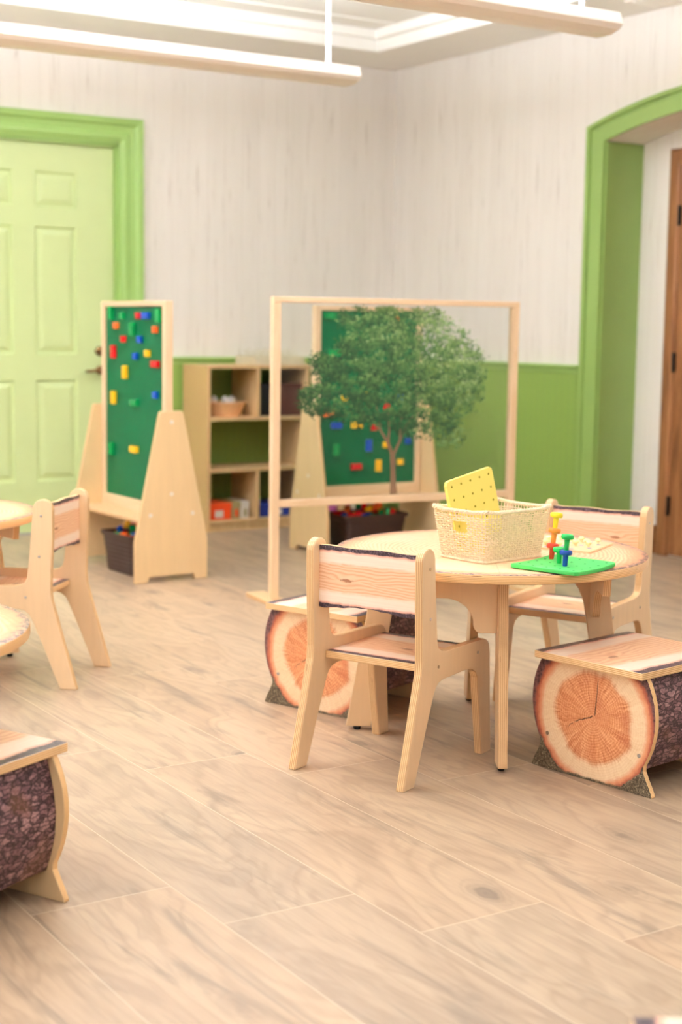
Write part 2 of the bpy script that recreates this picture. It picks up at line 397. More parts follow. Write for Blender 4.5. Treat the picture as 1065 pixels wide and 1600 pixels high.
def extrude(pts, axis, a, b, bv=0., bm=None, seg=2):
    """outline pts (2D) extruded along axis from a to b; axis x: pts=(y,z); y: (x,z); z: (x,y)"""
    own = bmesh.new()
    f = {'x': lambda p, k: (k, p[0], p[1]), 'y': lambda p, k: (p[0], k, p[1]), 'z': lambda p, k: (p[0], p[1], k)}[axis]
    v0 = [own.verts.new(f(p, a)) for p in pts]; v1 = [own.verts.new(f(p, b)) for p in pts]
    own.faces.new(v0); own.faces.new(v1[::-1]); n = len(pts)
    for i in range(n): own.faces.new((v0[i], v1[i], v1[(i+1) % n], v0[(i+1) % n]))
    bmesh.ops.recalc_face_normals(own, faces=own.faces)
    bev(own, bv, seg)
    if bm is None: return own
    me = bpy.data.meshes.new('t'); own.to_mesh(me); own.free(); bm.from_mesh(me); bpy.data.meshes.remove(me); return bm

def box(x0, x1, y0, y1, z0, z1, bv=0., bm=None, seg=2):
    return extrude([(x0, y0), (x1, y0), (x1, y1), (x0, y1)], 'z', z0, z1, bv, bm, seg)

def lathe(prof, n=24, bm=None, loc=(0, 0, 0), mat=None):
    bm = bm or bmesh.new(); rings = []
    T = Matrix.Translation(loc) @ (mat or Matrix())
    for r, z in prof:
        rings.append([bm.verts.new(T @ Vector((r*math.cos(2*PI*k/n), r*math.sin(2*PI*k/n), z))) for k in range(n)])
    for a, b in zip(rings, rings[1:]):
        for k in range(n): bm.faces.new((a[k], a[(k+1) % n], b[(k+1) % n], b[k]))
    bm.faces.new(rings[0][::-1]); bm.faces.new(rings[-1])
    return bm

def tube(bm, pts, r, n=6, closed=False):
    rings = []; m = len(pts)
    for i, p in enumerate(pts):
        p = Vector(p)
        a = Vector(pts[(i-1) % m] if closed or i else pts[0]); b = Vector(pts[(i+1) % m] if closed or i < m-1 else pts[-1])
        t = (b-a).normalized(); up = Vector((0, 0, 1)) if abs(t.z) < .9 else Vector((1, 0, 0))
        u = t.cross(up).normalized(); v = u.cross(t)
        rings.append([bm.verts.new(p + u*r*math.cos(2*PI*k/n) + v*r*math.sin(2*PI*k/n)) for k in range(n)])
    for i in range(m if closed else m-1):
        a, b = rings[i], rings[(i+1) % m]
        for k in range(n): bm.faces.new((a[k], a[(k+1) % n], b[(k+1) % n], b[k]))
    if not closed: bm.faces.new(rings[0][::-1]); bm.faces.new(rings[-1])
    return bm

def fix(bm): bmesh.ops.recalc_face_normals(bm, faces=bm.faces); return bm

def obj(name, bm, mat, parent=None, smooth=False, label=None):
    me = bpy.data.meshes.new(name); bm.to_mesh(me); bm.free()
    for m_ in (mat if isinstance(mat, list) else [mat]): me.materials.append(M[m_] if isinstance(m_, str) else m_)
    if smooth:
        me.polygons.foreach_set('use_smooth', [True]*len(me.polygons))
        try: me.set_sharp_from_angle(angle=R(40))
        except Exception: pass
    o = bpy.data.objects.new(name, me); COL.objects.link(o)
    if parent: o.parent = parent
    if label: o['label'] = label
    return o

def tag(o, label, cat, group=None, kind=None):
    o['label'] = label; o['category'] = cat
    if group: o['group'] = group
    if kind: o['kind'] = kind
    return o

def thing(name, label, cat, loc=(0, 0, 0), rz=0, group=None):
    o = bpy.data.objects.new(name, None); COL.objects.link(o); o.empty_display_size = .1
    o.location = loc; o.rotation_euler = (0, 0, R(rz)); return tag(o, label, cat, group)

def struct(name, bm, mat, parent=None, label=None, cat=None, smooth=False):
    o = obj(name, bm, mat, parent, smooth)
    if not parent:
        o['kind'] = 'structure'; o['label'] = label; o['category'] = cat
    elif label: o['label'] = label
    return o

def dup(root, loc=None, rz=None, label=None, group=None):
    r = root.copy(); COL.objects.link(r)
    if loc is not None: r.location = loc
    if rz is not None: r.rotation_euler = (0, 0, R(rz))
    if label: r['label'] = label
    if group: r['group'] = group
    for ch in list(root.children):
        c = ch.copy(); COL.objects.link(c); c.parent = r
        for g in ch.children:
            d = g.copy(); COL.objects.link(d); d.parent = c
    return r

# ------------------------------------------------------------------ room
XR, YB, ZC = 5.52, 8.0, 2.79          # right wall face, far wall face, ceiling
XL, YF = -4.2, -4.0                   # unseen walls
XA = 5.78                             # back of the arched recess
struct('floor', box(XL-.1, XA+.1, YF-.1, YB+.12, -.1, 0), 'floor', label='wood-look plank tile floor in warm greige with pale joints', cat='floor')

# far wall with a door opening
DX0, DX1, DZ = 2.66, 3.62, 2.20
bm = box(XL, DX0, YB, YB+.12, 0, 3.1); box(DX1, XR+.3, YB, YB+.12, 0, 3.1, bm=bm); box(DX0, DX1, YB, YB+.12, DZ, 3.1, bm=bm)
struct('wall_back', bm, 'wallpaper', label='whitewashed plank-pattern papered wall behind the green door', cat='wall')
# right wall with arched opening
AY0, AY1, AYC = 4.29, 6.05, 5.17
def arch_z(y, top=2.29, k=.145): return top - k*(y-AYC)**2
bm = bmesh.new()
box(XR, XA, AY1, YB+.12, 0, 3.1, bm=bm); box(XR, XA, YF, AY0, 0, 3.1, bm=bm)
n = 20; ys = [AY0+(AY1-AY0)*i/n for i in range(n+1)]
extrude([(y, arch_z(y)) for y in ys] + [(AY1, 3.1), (AY0, 3.1)], 'x', XR, XA, bm=bm)
struct('wall_right', bm, 'wallpaper', label='whitewashed plank-pattern papered wall with a low arched opening', cat='wall')
bm = box(XA, XA+.1, 3.9, 6.4, 0, 3.1)
struct('wall_recess', bm, 'wallpaper', label='whitewashed papered wall at the back of the arched recess', cat='wall')
# left wall with windows added for fill light, plain wall behind the camera
bm = bmesh.new()
WY = [(-2.6, -.6), (.6, 2.6), (3.8, 5.8)]
prev = YF
for a, b in WY:
    box(XL-.1, XL, prev, a, 0, 3.1, bm=bm); box(XL-.1, XL, a, b, 0, .9, bm=bm); box(XL-.1, XL, a, b, 2.3, 3.1, bm=bm); prev = b
box(XL-.1, XL, prev, YB+.12, 0, 3.1, bm=bm)
struct('wall_left', bm, 'wallpaper', label='whitewashed papered wall with windows, left outside the frame', cat='wall')
struct('wall_front', box(XL-.1, XA+.1, YF-.1, YF, 0, 3.1), 'wallpaper', label='whitewashed papered wall behind the camera', cat='wall')
for k, (a, b) in enumerate(WY):
    bm = box(XL-.08, XL-.02, a, a+.05, .9, 2.3); box(XL-.08, XL-.02, b-.05, b, .9, 2.3, bm=bm)
    box(XL-.08, XL-.02, a, b, .9, .95, bm=bm); box(XL-.08, XL-.02, a, b, 2.25, 2.3, bm=bm); box(XL-.08, XL-.02, (a+b)/2-.02, (a+b)/2+.02, .95, 2.25, bm=bm)
    struct('window_%d' % (k+1), bm, 'trim_white', label='white framed window, number %d along the unseen left wall' % (k+1), cat='window')

# ceiling with raised tray
TX0, TX1, TY0, TY1, TD = -3.0, 5.07, -2.6, 7.53, .11
bm = box(XL, TX0, YF, YB, ZC, ZC+.2); box(TX1, XA, YF, YB, ZC, ZC+.2, bm=bm)
box(TX0, TX1, YF, TY0, ZC, ZC+.2, bm=bm); box(TX0, TX1, TY1, YB, ZC, ZC+.2, bm=bm)
box(TX0, TX1, TY0, TY1, ZC+TD, ZC+.2, bm=bm)
struct('ceiling', bm, 'ceiling_white', label='off-white ceiling with a raised rectangular tray', cat='ceiling')
# trim round the tray (stepped)
bm = bmesh.new()
for (x0, x1, y0, y1) in ((TX0, TX1, TY1-.03, TY1), (TX0, TX1, TY0, TY0+.03), (TX0, TX0+.03, TY0, TY1), (TX1-.03, TX1, TY0, TY1)):
    box(x0, x1, y0, y1, ZC-.004, ZC+TD, .002, bm)
for (x0, x1, y0, y1) in ((TX0+.03, TX1-.03, TY1-.08, TY1-.03), (TX1-.08, TX1-.03, TY0+.03, TY1-.08)):
    box(x0, x1, y0, y1, ZC+.06, ZC+TD, .002, bm)
struct('trim_1', bm, 'trim_white', label='white stepped moulding around the ceiling tray', cat='moulding')
bm = bmesh.new()
for i in range(22):
    y = TY1-.3-i*.38
    box(TX0+.1, TX1-.1, y, y+.012, ZC+TD-.006, ZC+TD+.004, bm=bm)
struct('trim_2', bm, 'trim_white', label='thin battens across the bright ceiling tray', cat='moulding')

# wainscot, rail, skirting
RZ = 1.0
bm = box(3.76, XR, YB-.012, YB, .14, RZ-.03)
struct('trim_3', bm, 'beadboard', label='green beadboard wainscot on the wall behind the shelf unit', cat='wainscot')
bm = box(XR-.012, XR, 6.2, YB-.012, .14, RZ-.03)
struct('trim_4', bm, 'beadboard', label='green beadboard wainscot left of the arched opening', cat='wainscot')
def rail_prof(d): return [(0, RZ-.045), (-.018, RZ-.04), (-.02, RZ-.02), (-.034, RZ-.012), (-.034, RZ), (0, RZ+.004)]
bm = extrude([(YB+a, z) for a, z in rail_prof(0)], 'x', 3.76, XR-.03, .002)
struct('trim_5', bm, 'trim_green', label='green rail capping the wainscot behind the shelf unit', cat='rail')
bm = extrude([(XR+a, z) for a, z in rail_prof(0)], 'y', 6.2, YB, .002)
struct('trim_6', bm, 'trim_green', label='green rail capping the wainscot beside the arch', cat='rail')
struct('baseboard_back', box(3.76, XR, YB-.022, YB, 0, .14, .004), 'trim_green', label='green baseboard behind the shelf unit', cat='baseboard')
struct('baseboard_right', box(XR-.022, XR, 6.2, YB-.022, 0, .14, .004), 'trim_green', label='green baseboard beside the arched opening', cat='baseboard')
bm = box(XA-.02, XA, 5.83, AY1-.015, 0, .155, .004); box(XA-.028, XA, 5.83, AY1-.015, .125, .155, .004, bm)
struct('baseboard_recess', bm, 'oak_h', label='brown oak baseboard at the foot of the recess wall', cat='baseboard')

# green door + casing
def casing_prof():  # (offset outward from opening, projection)
    return [(0, .0), (0, .014), (.018, .018), (.026, .026), (.05, .026), (.062, .018), (.095, .022), (.108, .036), (.14, .04), (.145, .0)]
def sweep_casing(x0, x1, zt, y, prof):
    """mitred casing around an opening in a wall facing -y"""
    bm = bmesh.new(); paths = []
    for o, p in prof:
        paths.append([bm.verts.new(v) for v in ((x0-o, y-p, 0), (x0-o, y-p, zt+o), (x1+o, y-p, zt+o), (x1+o, y-p, 0))])
    for a, b in zip(paths, paths[1:]):
        for k in range(3): bm.faces.new((a[k], a[k+1], b[k+1], b[k]))
    return fix(bm)
struct('trim_7', sweep_casing(DX0, DX1, DZ, YB, casing_prof()), 'trim_green', label='moulded green casing around the light green door', cat='door casing')
bm = box(DX0, DX0+.018, YB-.0, YB+.11, 0, DZ); box(DX1-.018, DX1, YB, YB+.11, 0, DZ, bm=bm); box(DX0, DX1, YB, YB+.11, DZ-.018, DZ, bm=bm)
struct('trim_8', bm, 'trim_green', label='green jamb lining inside the door casing', cat='door jamb')
d1 = thing('door_1', 'light green six-panel door with bronze lever handle', 'door', (DX0+.02, YB+.03, 0))
d1['kind'] = 'structure'
LW, LH = DX1-DX0-.04, DZ-.03
def panel_door(W, H, T, cols, rows, dep=.012, bv=.022):
    """stile-and-rail face with raised fields, front at y=0"""
    bm = bmesh.new()
    xs = [0] + [v for c in cols for v in c] + [W]; zs = [0] + [v for c in rows for v in c] + [H]
    for i in range(len(xs)-1):
        for j in range(len(zs)-1):
            x0, x1, z0, z1 = xs[i], xs[i+1], zs[j], zs[j+1]
            if i % 2 == 1 and j % 2 == 1:
                def rg(d, y): return [bm.verts.new(v) for v in ((x0+d, y, z0+d), (x1-d, y, z0+d), (x1-d, y, z1-d), (x0+d, y, z1-d))]
                rs = [rg(0, 0), rg(bv*.35, dep), rg(bv*.8, dep), rg(bv*1.9, dep*.25), rg(bv*2.0, dep*.2)]
                for a, b in zip(rs, rs[1:]):
                    for k in range(4): bm.faces.new((a[k], a[(k+1) % 4], b[(k+1) % 4], b[k]))
                bm.faces.new(rs[-1])
            else:
                bm.faces.new([bm.verts.new(v) for v in ((x0, 0, z0), (x1, 0, z0), (x1, 0, z1), (x0, 0, z1))])
    bmesh.ops.remove_doubles(bm, verts=bm.verts, dist=1e-5)
    fix(bm)
    box(0, W, .014, T, 0, H, bm=bm)
    return bm
ox = DX0+.02
obj('door_leaf', panel_door(LW, LH, .045, [(2.79-ox, 3.0-ox), (3.13-ox, 3.375-ox)], [(.29, .86), (1.005, 1.71), (1.815, 2.01)]), 'door_green', d1)
d1.children[0].location = (0, 0, .012)
hx = 3.512-ox
bm = lathe([(.026, 0), (.026, .008), (.02, .014), (.011, .016), (.011, .05)], 20, mat=Matrix.Rotation(R(90), 4, 'X'), loc=(hx, 0, .925))
tube(bm, [(hx+.01, -.045, .925), (hx-.03, -.048, .926), (hx-.07, -.046, .922), (hx-.10, -.044, .922)], .009, 8)
h = obj('lever_handle', fix(bm), 'bronze', d1, True, 'bronze lever handle on a round rose')
bm = lathe([(.027, 0), (.027, .01), (.018, .018), (.006, .02)], 20, mat=Matrix.Rotation(R(90), 4, 'X'), loc=(hx, 0, 1.035))
obj('deadbolt', fix(bm), 'bronze', d1, True, 'round bronze deadbolt rose')

# arch casing (faces -x) on the right wall
prof = [(0, .0), (0, .016), (.085, .018), (.09, .012), (.1, .012), (.104, .026), (.128, .028), (.132, 0)]
bm = bmesh.new(); ny = 24; paths = []
for o, p in prof:
    L_ = [(XR-p, AY1+o, 0)]
    ya, yb = AY1+o, AY0-o
    for i in range(ny+1):
        y = ya+(yb-ya)*i/ny
        L_.append((XR-p, y, arch_z(y, 2.29+o*.93)))
    L_.append((XR-p, AY0-o, 0)); paths.append([bm.verts.new(v) for v in L_])
for a, b in zip(paths, paths[1:]):
    for k in range(len(a)-1): bm.faces.new((a[k], a[k+1], b[k+1], b[k]))
struct('trim_9', fix(bm), 'arch_green', label='green casing around the low arched opening', cat='arch casing')
# green jamb linings of the recess
bm = box(XR, XA, AY1-.012, AY1, 0, arch_z(AY1)); box(XR, XA, AY0, AY0+.012, 0, arch_z(AY0), bm=bm)
struct('trim_10', bm, 'arch_green', label='green painted jamb inside the arched opening', cat='jamb')
# oak door in recess
OY0, OY1, OZ = 4.82, 5.74, 2.05
bm = bmesh.new(); pr = [(0, 0), (0, .018), (.02, .024), (.07, .02), (.085, .014), (.088, 0)]; paths = []
for o, p in pr:
    paths.append([bm.verts.new(v) for v in ((XA-p, OY0-o, 0), (XA-p, OY0-o, OZ+o), (XA-p, OY1+o, OZ+o), (XA-p, OY1+o, 0))])
for a, b in zip(paths, paths[1:]):
    for k in range(3): bm.faces.new((a[k], a[k+1], b[k+1], b[k]))
struct('trim_11', fix(bm), 'oak_v', label='brown oak casing around the oak door in the recess', cat='door casing')
d2 = thing('door_2', 'brown oak door with black hinges in the arched recess', 'door', (XA, OY1, 0), -90)
d2['kind'] = 'structure'
obj('door_leaf', panel_door(OY1-OY0, OZ-.01, .045, [(.12, .42), (.52, .80)], [(.25, .95), (1.1, 1.85)]), 'oak_v', d2).location = (0, -.012, .008)
for z in (.27, 1.03, 1.79):
    bm = box(-.008, .012, -.022, -.012, z-.05, z+.05, .002); lathe([(.006, -.052), (.006, .052)], 10, bm, (.0, -.024, z))
    obj('hinge', bm, 'black_metal', d2, label='black hinge')

# ------------------------------------------------------------------ lamps
def pendant(loc, length, label, watt, group='linear pendant uplights'):
    """runs along -x from its right end at loc"""
    t = thing('pendant_light', label, 'ceiling light', loc, 0, group)
    prof = [(-.085, .040), (-.105, -.005), (-.085, -.022), (-.04, -.036), (.04, -.036), (.085, -.022), (.105, -.005), (.085, .040), (.072, .040), (.072, .02), (-.072, .02), (-.072, .040)]
    obj('housing', extrude(prof, 'x', -length, 0, .002), 'fixture_white', t)
    obj('diffuser', box(-length+.02, -.02, -.07, .07, .0205, .026), 'lamp_glow', t, label='glowing top diffuser')
    for x in (-.12, -length/2, -length+.12):
        bm = lathe([(.008, .03), (.008, ZC+TD-loc[2]-.01)], 12, loc=(x, 0, 0)); lathe([(.05, ZC+TD-loc[2]-.016), (.05, ZC+TD-loc[2]-.001)], 20, bm, (x, 0, 0))
        obj('stem', bm, 'trim_white', t)
    L = bpy.data.lights.new('uplight', 'AREA'); L.shape = 'RECTANGLE'; L.size = length-.06; L.size_y = .13; L.energy = watt; L.color = (.84, .915, 1.)
    lo = bpy.data.objects.new('uplight', L); COL.objects.link(lo); lo.parent = t; lo.location = (-length/2, 0, .034); lo.rotation_euler = (PI, 0, 0)
    return t
UPW = 220
pendant((3.93, 6.08, 2.35), 6.0, 'far linear pendant uplight hanging at upper left of the ceiling tray', UPW)
pendant((4.05, 4.47, 2.35), 6.0, 'nearer linear pendant uplight crossing the top of the view', UPW)
pendant((3.9, 2.2, 2.35), 6.0, 'linear pendant uplight over the front tables, above the frame', UPW*.30)  # unseen pendant added to light the foreground
pendant((3.9, -.2, 2.35), 6.0, 'linear pendant uplight behind the camera', UPW*.20)  # second unseen pendant, added for more light from behind
# fill light panels added to the unseen ceiling behind / beside the camera
for k, (x, y) in enumerate(((-.6, -1.6), (2.4, -1.6), (-1.8, 1.0), (4.55, 1.2), (-1.8, 3.2), (-1.0, 5.2))):
    t = thing('recessed_light', 'square recessed ceiling light panel, outside the frame, panel over position %s' % ('one', 'two', 'three', 'four', 'five', 'six')[k], 'ceiling light', (x, y, ZC+TD), 0, 'recessed ceiling panels')
    bm = box(-.3, .3, -.3, -.27, -.02, -.001); box(-.3, .3, .27, .3, -.02, -.001, bm=bm); box(-.3, -.27, -.27, .27, -.02, -.001, bm=bm); box(.27, .3, -.27, .27, -.02, -.001, bm=bm)
    obj('frame', bm, 'trim_white', t); obj('diffuser', box(-.27, .27, -.27, .27, -.012, -.002), 'panel_glow', t)
    L = bpy.data.lights.new('panel_lamp', 'AREA'); L.shape = 'SQUARE'; L.size = .54; L.energy = 5; L.color = (.84, .915, 1.)
    lo = bpy.data.objects.new('panel_lamp', L); COL.objects.link(lo); lo.parent = t; lo.location = (0, 0, -.024)
# fill lights standing in for daylight at the added windows
for a, b in WY:
    L = bpy.data.lights.new('window_daylight', 'AREA'); L.shape = 'RECTANGLE'; L.size = b-a-.1; L.size_y = 1.3; L.energy = 26; L.color = (.82, .905, 1.)
    lo = bpy.data.objects.new('window_daylight', L); COL.objects.link(lo); lo.location = (XL-.11, (a+b)/2, 1.6); lo.rotation_euler = (0, -PI/2, 0)
t = thing('ceiling_vent', 'white square vent cover on the ceiling near the right wall', 'vent', (5.33, 5.42, ZC), 0)
bm = box(-.1, .1, -.22, .22, -.012, 0, .003)
obj('frame', bm, 'fixture_white', t)
bm = bmesh.new()
for i in range(8): box(-.08, .08, -.19+i*.05, -.165+i*.05, -.017, -.012, bm=bm)
obj('louvre', bm, 'trim_white', t)

W = bpy.data.worlds.new('World'); S.world = W; W.use_nodes = True
W.node_tree.nodes['Background'].inputs[0].default_value = (.75, .86, 1, 1); W.node_tree.nodes['Background'].inputs[1].default_value = 1.

# ------------------------------------------------------------------ round table
def arc(cx, cz, r, a0, a1, n=8, rz=None):
    return [(cx+r*math.cos(R(a0+(a1-a0)*i/n)), cz+(rz or r)*math.sin(R(a0+(a1-a0)*i/n))) for i in range(n+1)]
TZ = .55
def make_table(label, loc, rz, top_rot):
    t = thing('round_table', label, 'table', loc, rz)
    bm = lathe([(.452, TZ-.026), (.456, TZ-.024), (.457, TZ-.02), (.457, TZ-.004), (.4555, TZ-.001), (.453, TZ)], 128)
    tt = obj('tabletop', bm, 'tabletop', t, True, 'tabletop printed with sliced tree rings and a bark rim'); tt.rotation_euler = (0, 0, R(top_rot))
    inner = [(.345, .012), (.315, .18), (.290, .33), (.278, .40), (.262, .44), (.238, .47), (.205, .49), (.17, .503), (.165, TZ-.027)]
    outer = [(.338, TZ-.027), (.365, .33), (.418, .012)]
    for k, a in enumerate(LEGAZ):
        lg = obj('leg', extrude(inner+outer, 'y', -.0135, .0135, .002), 'ply_y', t); lg.rotation_euler = (0, 0, R(a))
        g = obj('glide', lathe([(.009, 0), (.011, .004), (.011, .0118)], 12, loc=(.385, 0, 0)), 'black_rubber', lg, label='black glide')
    # arched bracket braces, one square to each leg under the top
    zt, b = TZ-.027, .365
    pts = [(.0, zt), (.0, b), (.040, b)] + arc(.042, b+.022, .022, -90, 0, 4) + arc(.064+.080, b+.022, .080, 180, 90, 8, .074) + [(.24, b+.098), (.25, zt)]
    for k, a in enumerate(LEGAZ):
        r0 = .305
        br = obj('brace', extrude([(-x-.0136, z) for x, z in pts], 'x', -.011, .011, .0015), 'ply_x', t)
        # local y runs along leg azimuth - 90
        br.location = (r0*math.cos(R(a)), r0*math.sin(R(a)), 0); br.rotation_euler = (0, 0, R(a))
        if k != 1:
            obj('bolt', lathe([(.0085, 0), (.0085, .002), (.004, .0025)], 14, mat=Matrix.Rotation(R(90), 4, 'Y'), loc=(.011, -.05, b+.03)), 'chrome', br, label='steel bolt head')
    return t
LEGAZ = (145, 238, 326, 60)
make_table('round child-size table with tree-slice print top, holding the wicker basket', (2.74, 3.44, 0), 0, 10)
make_table('round tree-slice table cut off at left edge, behind the left chair', (1.492, 5.085, 0), 37, 15)
make_table('nearer round tree-slice table cut off at left edge, only its rim showing', (.746, 3.225, 0), 22, 30)

# ------------------------------------------------------------------ chair
def make_chair(label, loc, rz):
    t = thing('child_chair', label, 'chair', loc, rz)
    du = .2
    pts = [(-.049, 0), (.008, 0), (.060, .13), (.100, .225), (.112, .245), (.128, .257), (.15, .262), (.275, .264), (.315, .259), (.337, .248), (.348, .231), (.352, .20),
           (.385, 0), (.441, 0), (.430, .13), (.420, .295), (.414, .315), (.402, .328), (.382, .335), (.25, .338), (.165, .339), (.140, .343), (.124, .352), (.116, .372), (.108, .45), (.0955, .585)]
    pts += arc(.0615, .592, .034, 5, 175, 8)[0:]
    pts += [(.029, .50), (.033, .42), (.036, .33), (.033, .295), (.024, .262)]
    pts = [(u-du, z) for u, z in pts]
    for s, nm in ((-1, 'side_panel'), (1, 'side_panel')):
        y0, y1 = (-.1825, -.1585) if s < 0 else (.1585, .1825)
        sp = obj(nm, extrude(pts, 'y', y0, y1, .003), 'ply_y', t)
        for u, z in ((.066, .572), (.074, .438), (.122, .302), (.345, .302)):
            obj('screw', lathe([(.0045, 0), (.0045, .0015), (.002, .0016)], 10, mat=Matrix.Rotation(R(90*-s), 4, 'X'), loc=(u-du, .1825*s, z)), 'chrome', sp, label='steel screw head')
    # backrest: wavy live-edge outline in y-z
    top, bot = [], []
    N = 16
    for i in range(N+1):
        y = -.1585 + .317*i/N
        top.append((y, .607 - .0015*math.sin(i*.75)))
        bot.append((y, .441 - .005*math.sin(i*.42+1.2) - .0012*math.cos(i*2.1)))
    bm = extrude(top + bot[::-1], 'x', -.010, .006, .001)
    b = obj('backrest', bm, 'slat_print', t, label='backrest slat printed as a knotty plank with bark edges'); b.location = (.067-du, 0, 0)
    b.location.z = 0
    bm = box(.094-du, .405-du, -.1585, .1585, .287, .308, .002)
    obj('seat', bm, 'seat_print', t, label='seat printed as a pale knotty plank with bark edges')
    return t
d = Vector((.9113, .4118)); nn = Vector((-.4118, .9113)); rr = Vector((2.231, 3.099))
c1 = rr + d*.2 + nn*.1825
ch = make_chair('child-size plywood chair with plank-print back, nearest, in front of the basket table', (c1.x, c1.y, 0), 24.3)
# chair across the table
f3 = Vector((-.9113, -.4118)); B = Vector((2.99, 3.725)); s3 = Vector((.4118, -.9113))
c3 = B - f3*(.441-.2) + s3*.1825
dup(ch, (c3.x, c3.y, 0), 204.3, 'child-size plywood chair on the far side of the basket table')
az2 = 137.5; f2 = Vector((math.cos(R(az2)), math.sin(R(az2)))); s2 = Vector((.675, .738))
c2 = Vector((1.864, 4.535)) + f2*(.2+.02) + s2*.1825
dup(ch, (c2.x, c2.y, 0), az2, 'child-size plywood chair at the left, its empty back legs toward the open floor')

# ------------------------------------------------------------------ log stools
def make_stool(label, loc, rz, L=.355):
    t = thing('log_stool', label, 'stool', loc, rz)
    half = [(.2035, 0), (.2035, .006), (.196, .022), (.183, .045), (.1735, .065), (.174, .078), (.184, .098), (.195, .125), (.2025, .155), (.2065, .185), (.206, .215), (.2015, .245), (.193, .272), (.182, .297), (.175, .3095)]
    pts = half + [(-x, z) for x, z in half[::-1]]
    for x0, x1, f in ((0, .016, -1), (L-.016, L, 1)):
        e = obj('end_panel', extrude(pts, 'x', x0, x1, .002), ['log_end', 'birch_x'], t, label='end panel printed as a sawn log with a crack')
        for p in e.data.polygons:
            if p.normal.x*f < -.9: p.material_index = 1
            if p.normal.x*f > .9: p.material_index = 0
        for y, z in ((-.16, .105), (.148, .10), ):
            s = obj('screw', lathe([(.0055, 0), (.0055, .002), (.003, .0022)], 10, mat=Matrix.Rotation(R(90*f), 4, 'Y'), loc=(x0 if f < 0 else x1, y, z)), 'chrome', e, label='steel screw head')
    for s in (-1, 1):
        side = [(s*.168, .062), (s*.182, .10), (s*.192, .14), (s*.196, .19), (s*.190, .24), (s*.172, .309), (s*.160, .309), (s*.178, .24), (s*.184, .19), (s*.180, .14), (s*.170, .10), (s*.156, .062)]
        side = [(y - s*.012, z) for y, z in side]
        obj('bark_panel', extrude(side, 'x', .016, L-.016), 'bark', t, label='curved side panel printed with purple-brown bark')
    obj('seat', box(-.028, L+.028, -.180, .180, .310, .330, .002), 'stool_print', t, label='seat printed as a pale plank with bark along two edges')
    return t
st = make_stool('log-print stool at the right edge, half tucked under the basket table', (2.6785, 2.9165, 0), 9.1)
dup(st, (2.4185, 3.892, 0), 20.2, 'log-print stool behind the nearest chair, left of the basket table')
dup(st, (1.072, 3.016, 0), 206.8, 'log-print stool at the lower left edge showing its bark side')
dup(st, (1.442, 1.207, 0), -123, 'log-print stool at the lower right corner, only a bark edge of its seat showing')

# ------------------------------------------------------------------ brick dividers
TRW, DL = .19, .70
def make_divider(label, loc, rz):
    t = thing('building_brick_easel', label, 'divider', loc, rz)
    pts = [(-TRW, 0), (-TRW+.067, 0), (-TRW+.075, .026), (TRW-.075, .026), (TRW-.067, 0), (TRW, 0), (TRW, .19), (.064, .78)] + arc(.05, .782, .013, 10, 90, 3) + arc(-.05, .782, .013, 90, 170, 3) + [(-.064, .78), (-TRW, .19)]
    for x0 in (-.018, DL):
        s = obj('side_panel', extrude(pts, 'x', x0, x0+.018, .003), 'birch_x', t)
        f = -1 if x0 < 0 else 1
        for y, z in ((0, .745), (0, .41), (-.11, .315), (.11, .315)):
            obj('screw_cap', lathe([(.009, 0), (.009, .002), (.005, .003)], 12, mat=Matrix.Rotation(R(90*f), 4, 'Y'), loc=(x0 if f < 0 else x0+.018, y, z)), 'white_box', s, label='pale screw cap')
    obj('tray_shelf', box(0, DL, -TRW+.045, TRW-.045, .275, .293, .002), 'birch_z', t)
    for x0, x1 in ((.006, .041), (DL-.041, DL-.006)):
        obj('frame_post', box(x0, x1, -.02, .02, .293, 1.302, .003), 'maple_v', t)
    obj('frame_rail', box(.041, DL-.041, -.02, .02, 1.277, 1.302, .003), 'maple_h', t)
    obj('frame_rail', box(.041, DL-.041, -.02, .02, .293, .35, .003), 'maple_h', t)
    obj('stud_panel', box(.041, DL-.041, -.008, .008, .35, 1.277), 'lego_panel', t, label='green studded building panel')
    return t
E1 = ((3.1, 6.29), 91.4); E2 = ((4.142, 6.729), 0)
dv = make_divider('green building-panel divider at left, standing by the green door', (*E1[0], 0), E1[1])
dup(dv, (*E2[0], 0), E2[1], 'green building-panel divider seen behind the clear tree panel')

CN = dict(r='red', o='orange', y='yellow', g='green', b='blue')
BP = {}
def brick(c, kind):
    w, h = {'s': (.032, .032), 'h': (.064, .032), 'v': (.032, .064), 'c': (.032, .032)}[kind]
    if (c, kind) in BP: return BP[(c, kind)].copy()
    bm = box(-w/2, w/2, -.019, 0, -h/2, h/2, .0022)
    for i in range(round(w/.016)):
        for j in range(round(h/.016)):
            lathe([(.0048, 0), (.0048, .0042), (.004, .0046)], 10, bm, (-w/2+.008+i*.016, -.019, -h/2+.008+j*.016), Matrix.Rotation(R(90), 4, 'X'))
    o = obj('building_brick', fix(bm), BR[CN[c]]); BP[(c, kind)] = o
    return o
used = set()
def put_brick(c, kind, loc, rot, label, group):
    first = (c, kind) not in BP
    o = brick(c, kind)
    if not first: COL.objects.link(o)
    o.location = loc; o.rotation_euler = rot; tag(o, label, 'toy brick', group)
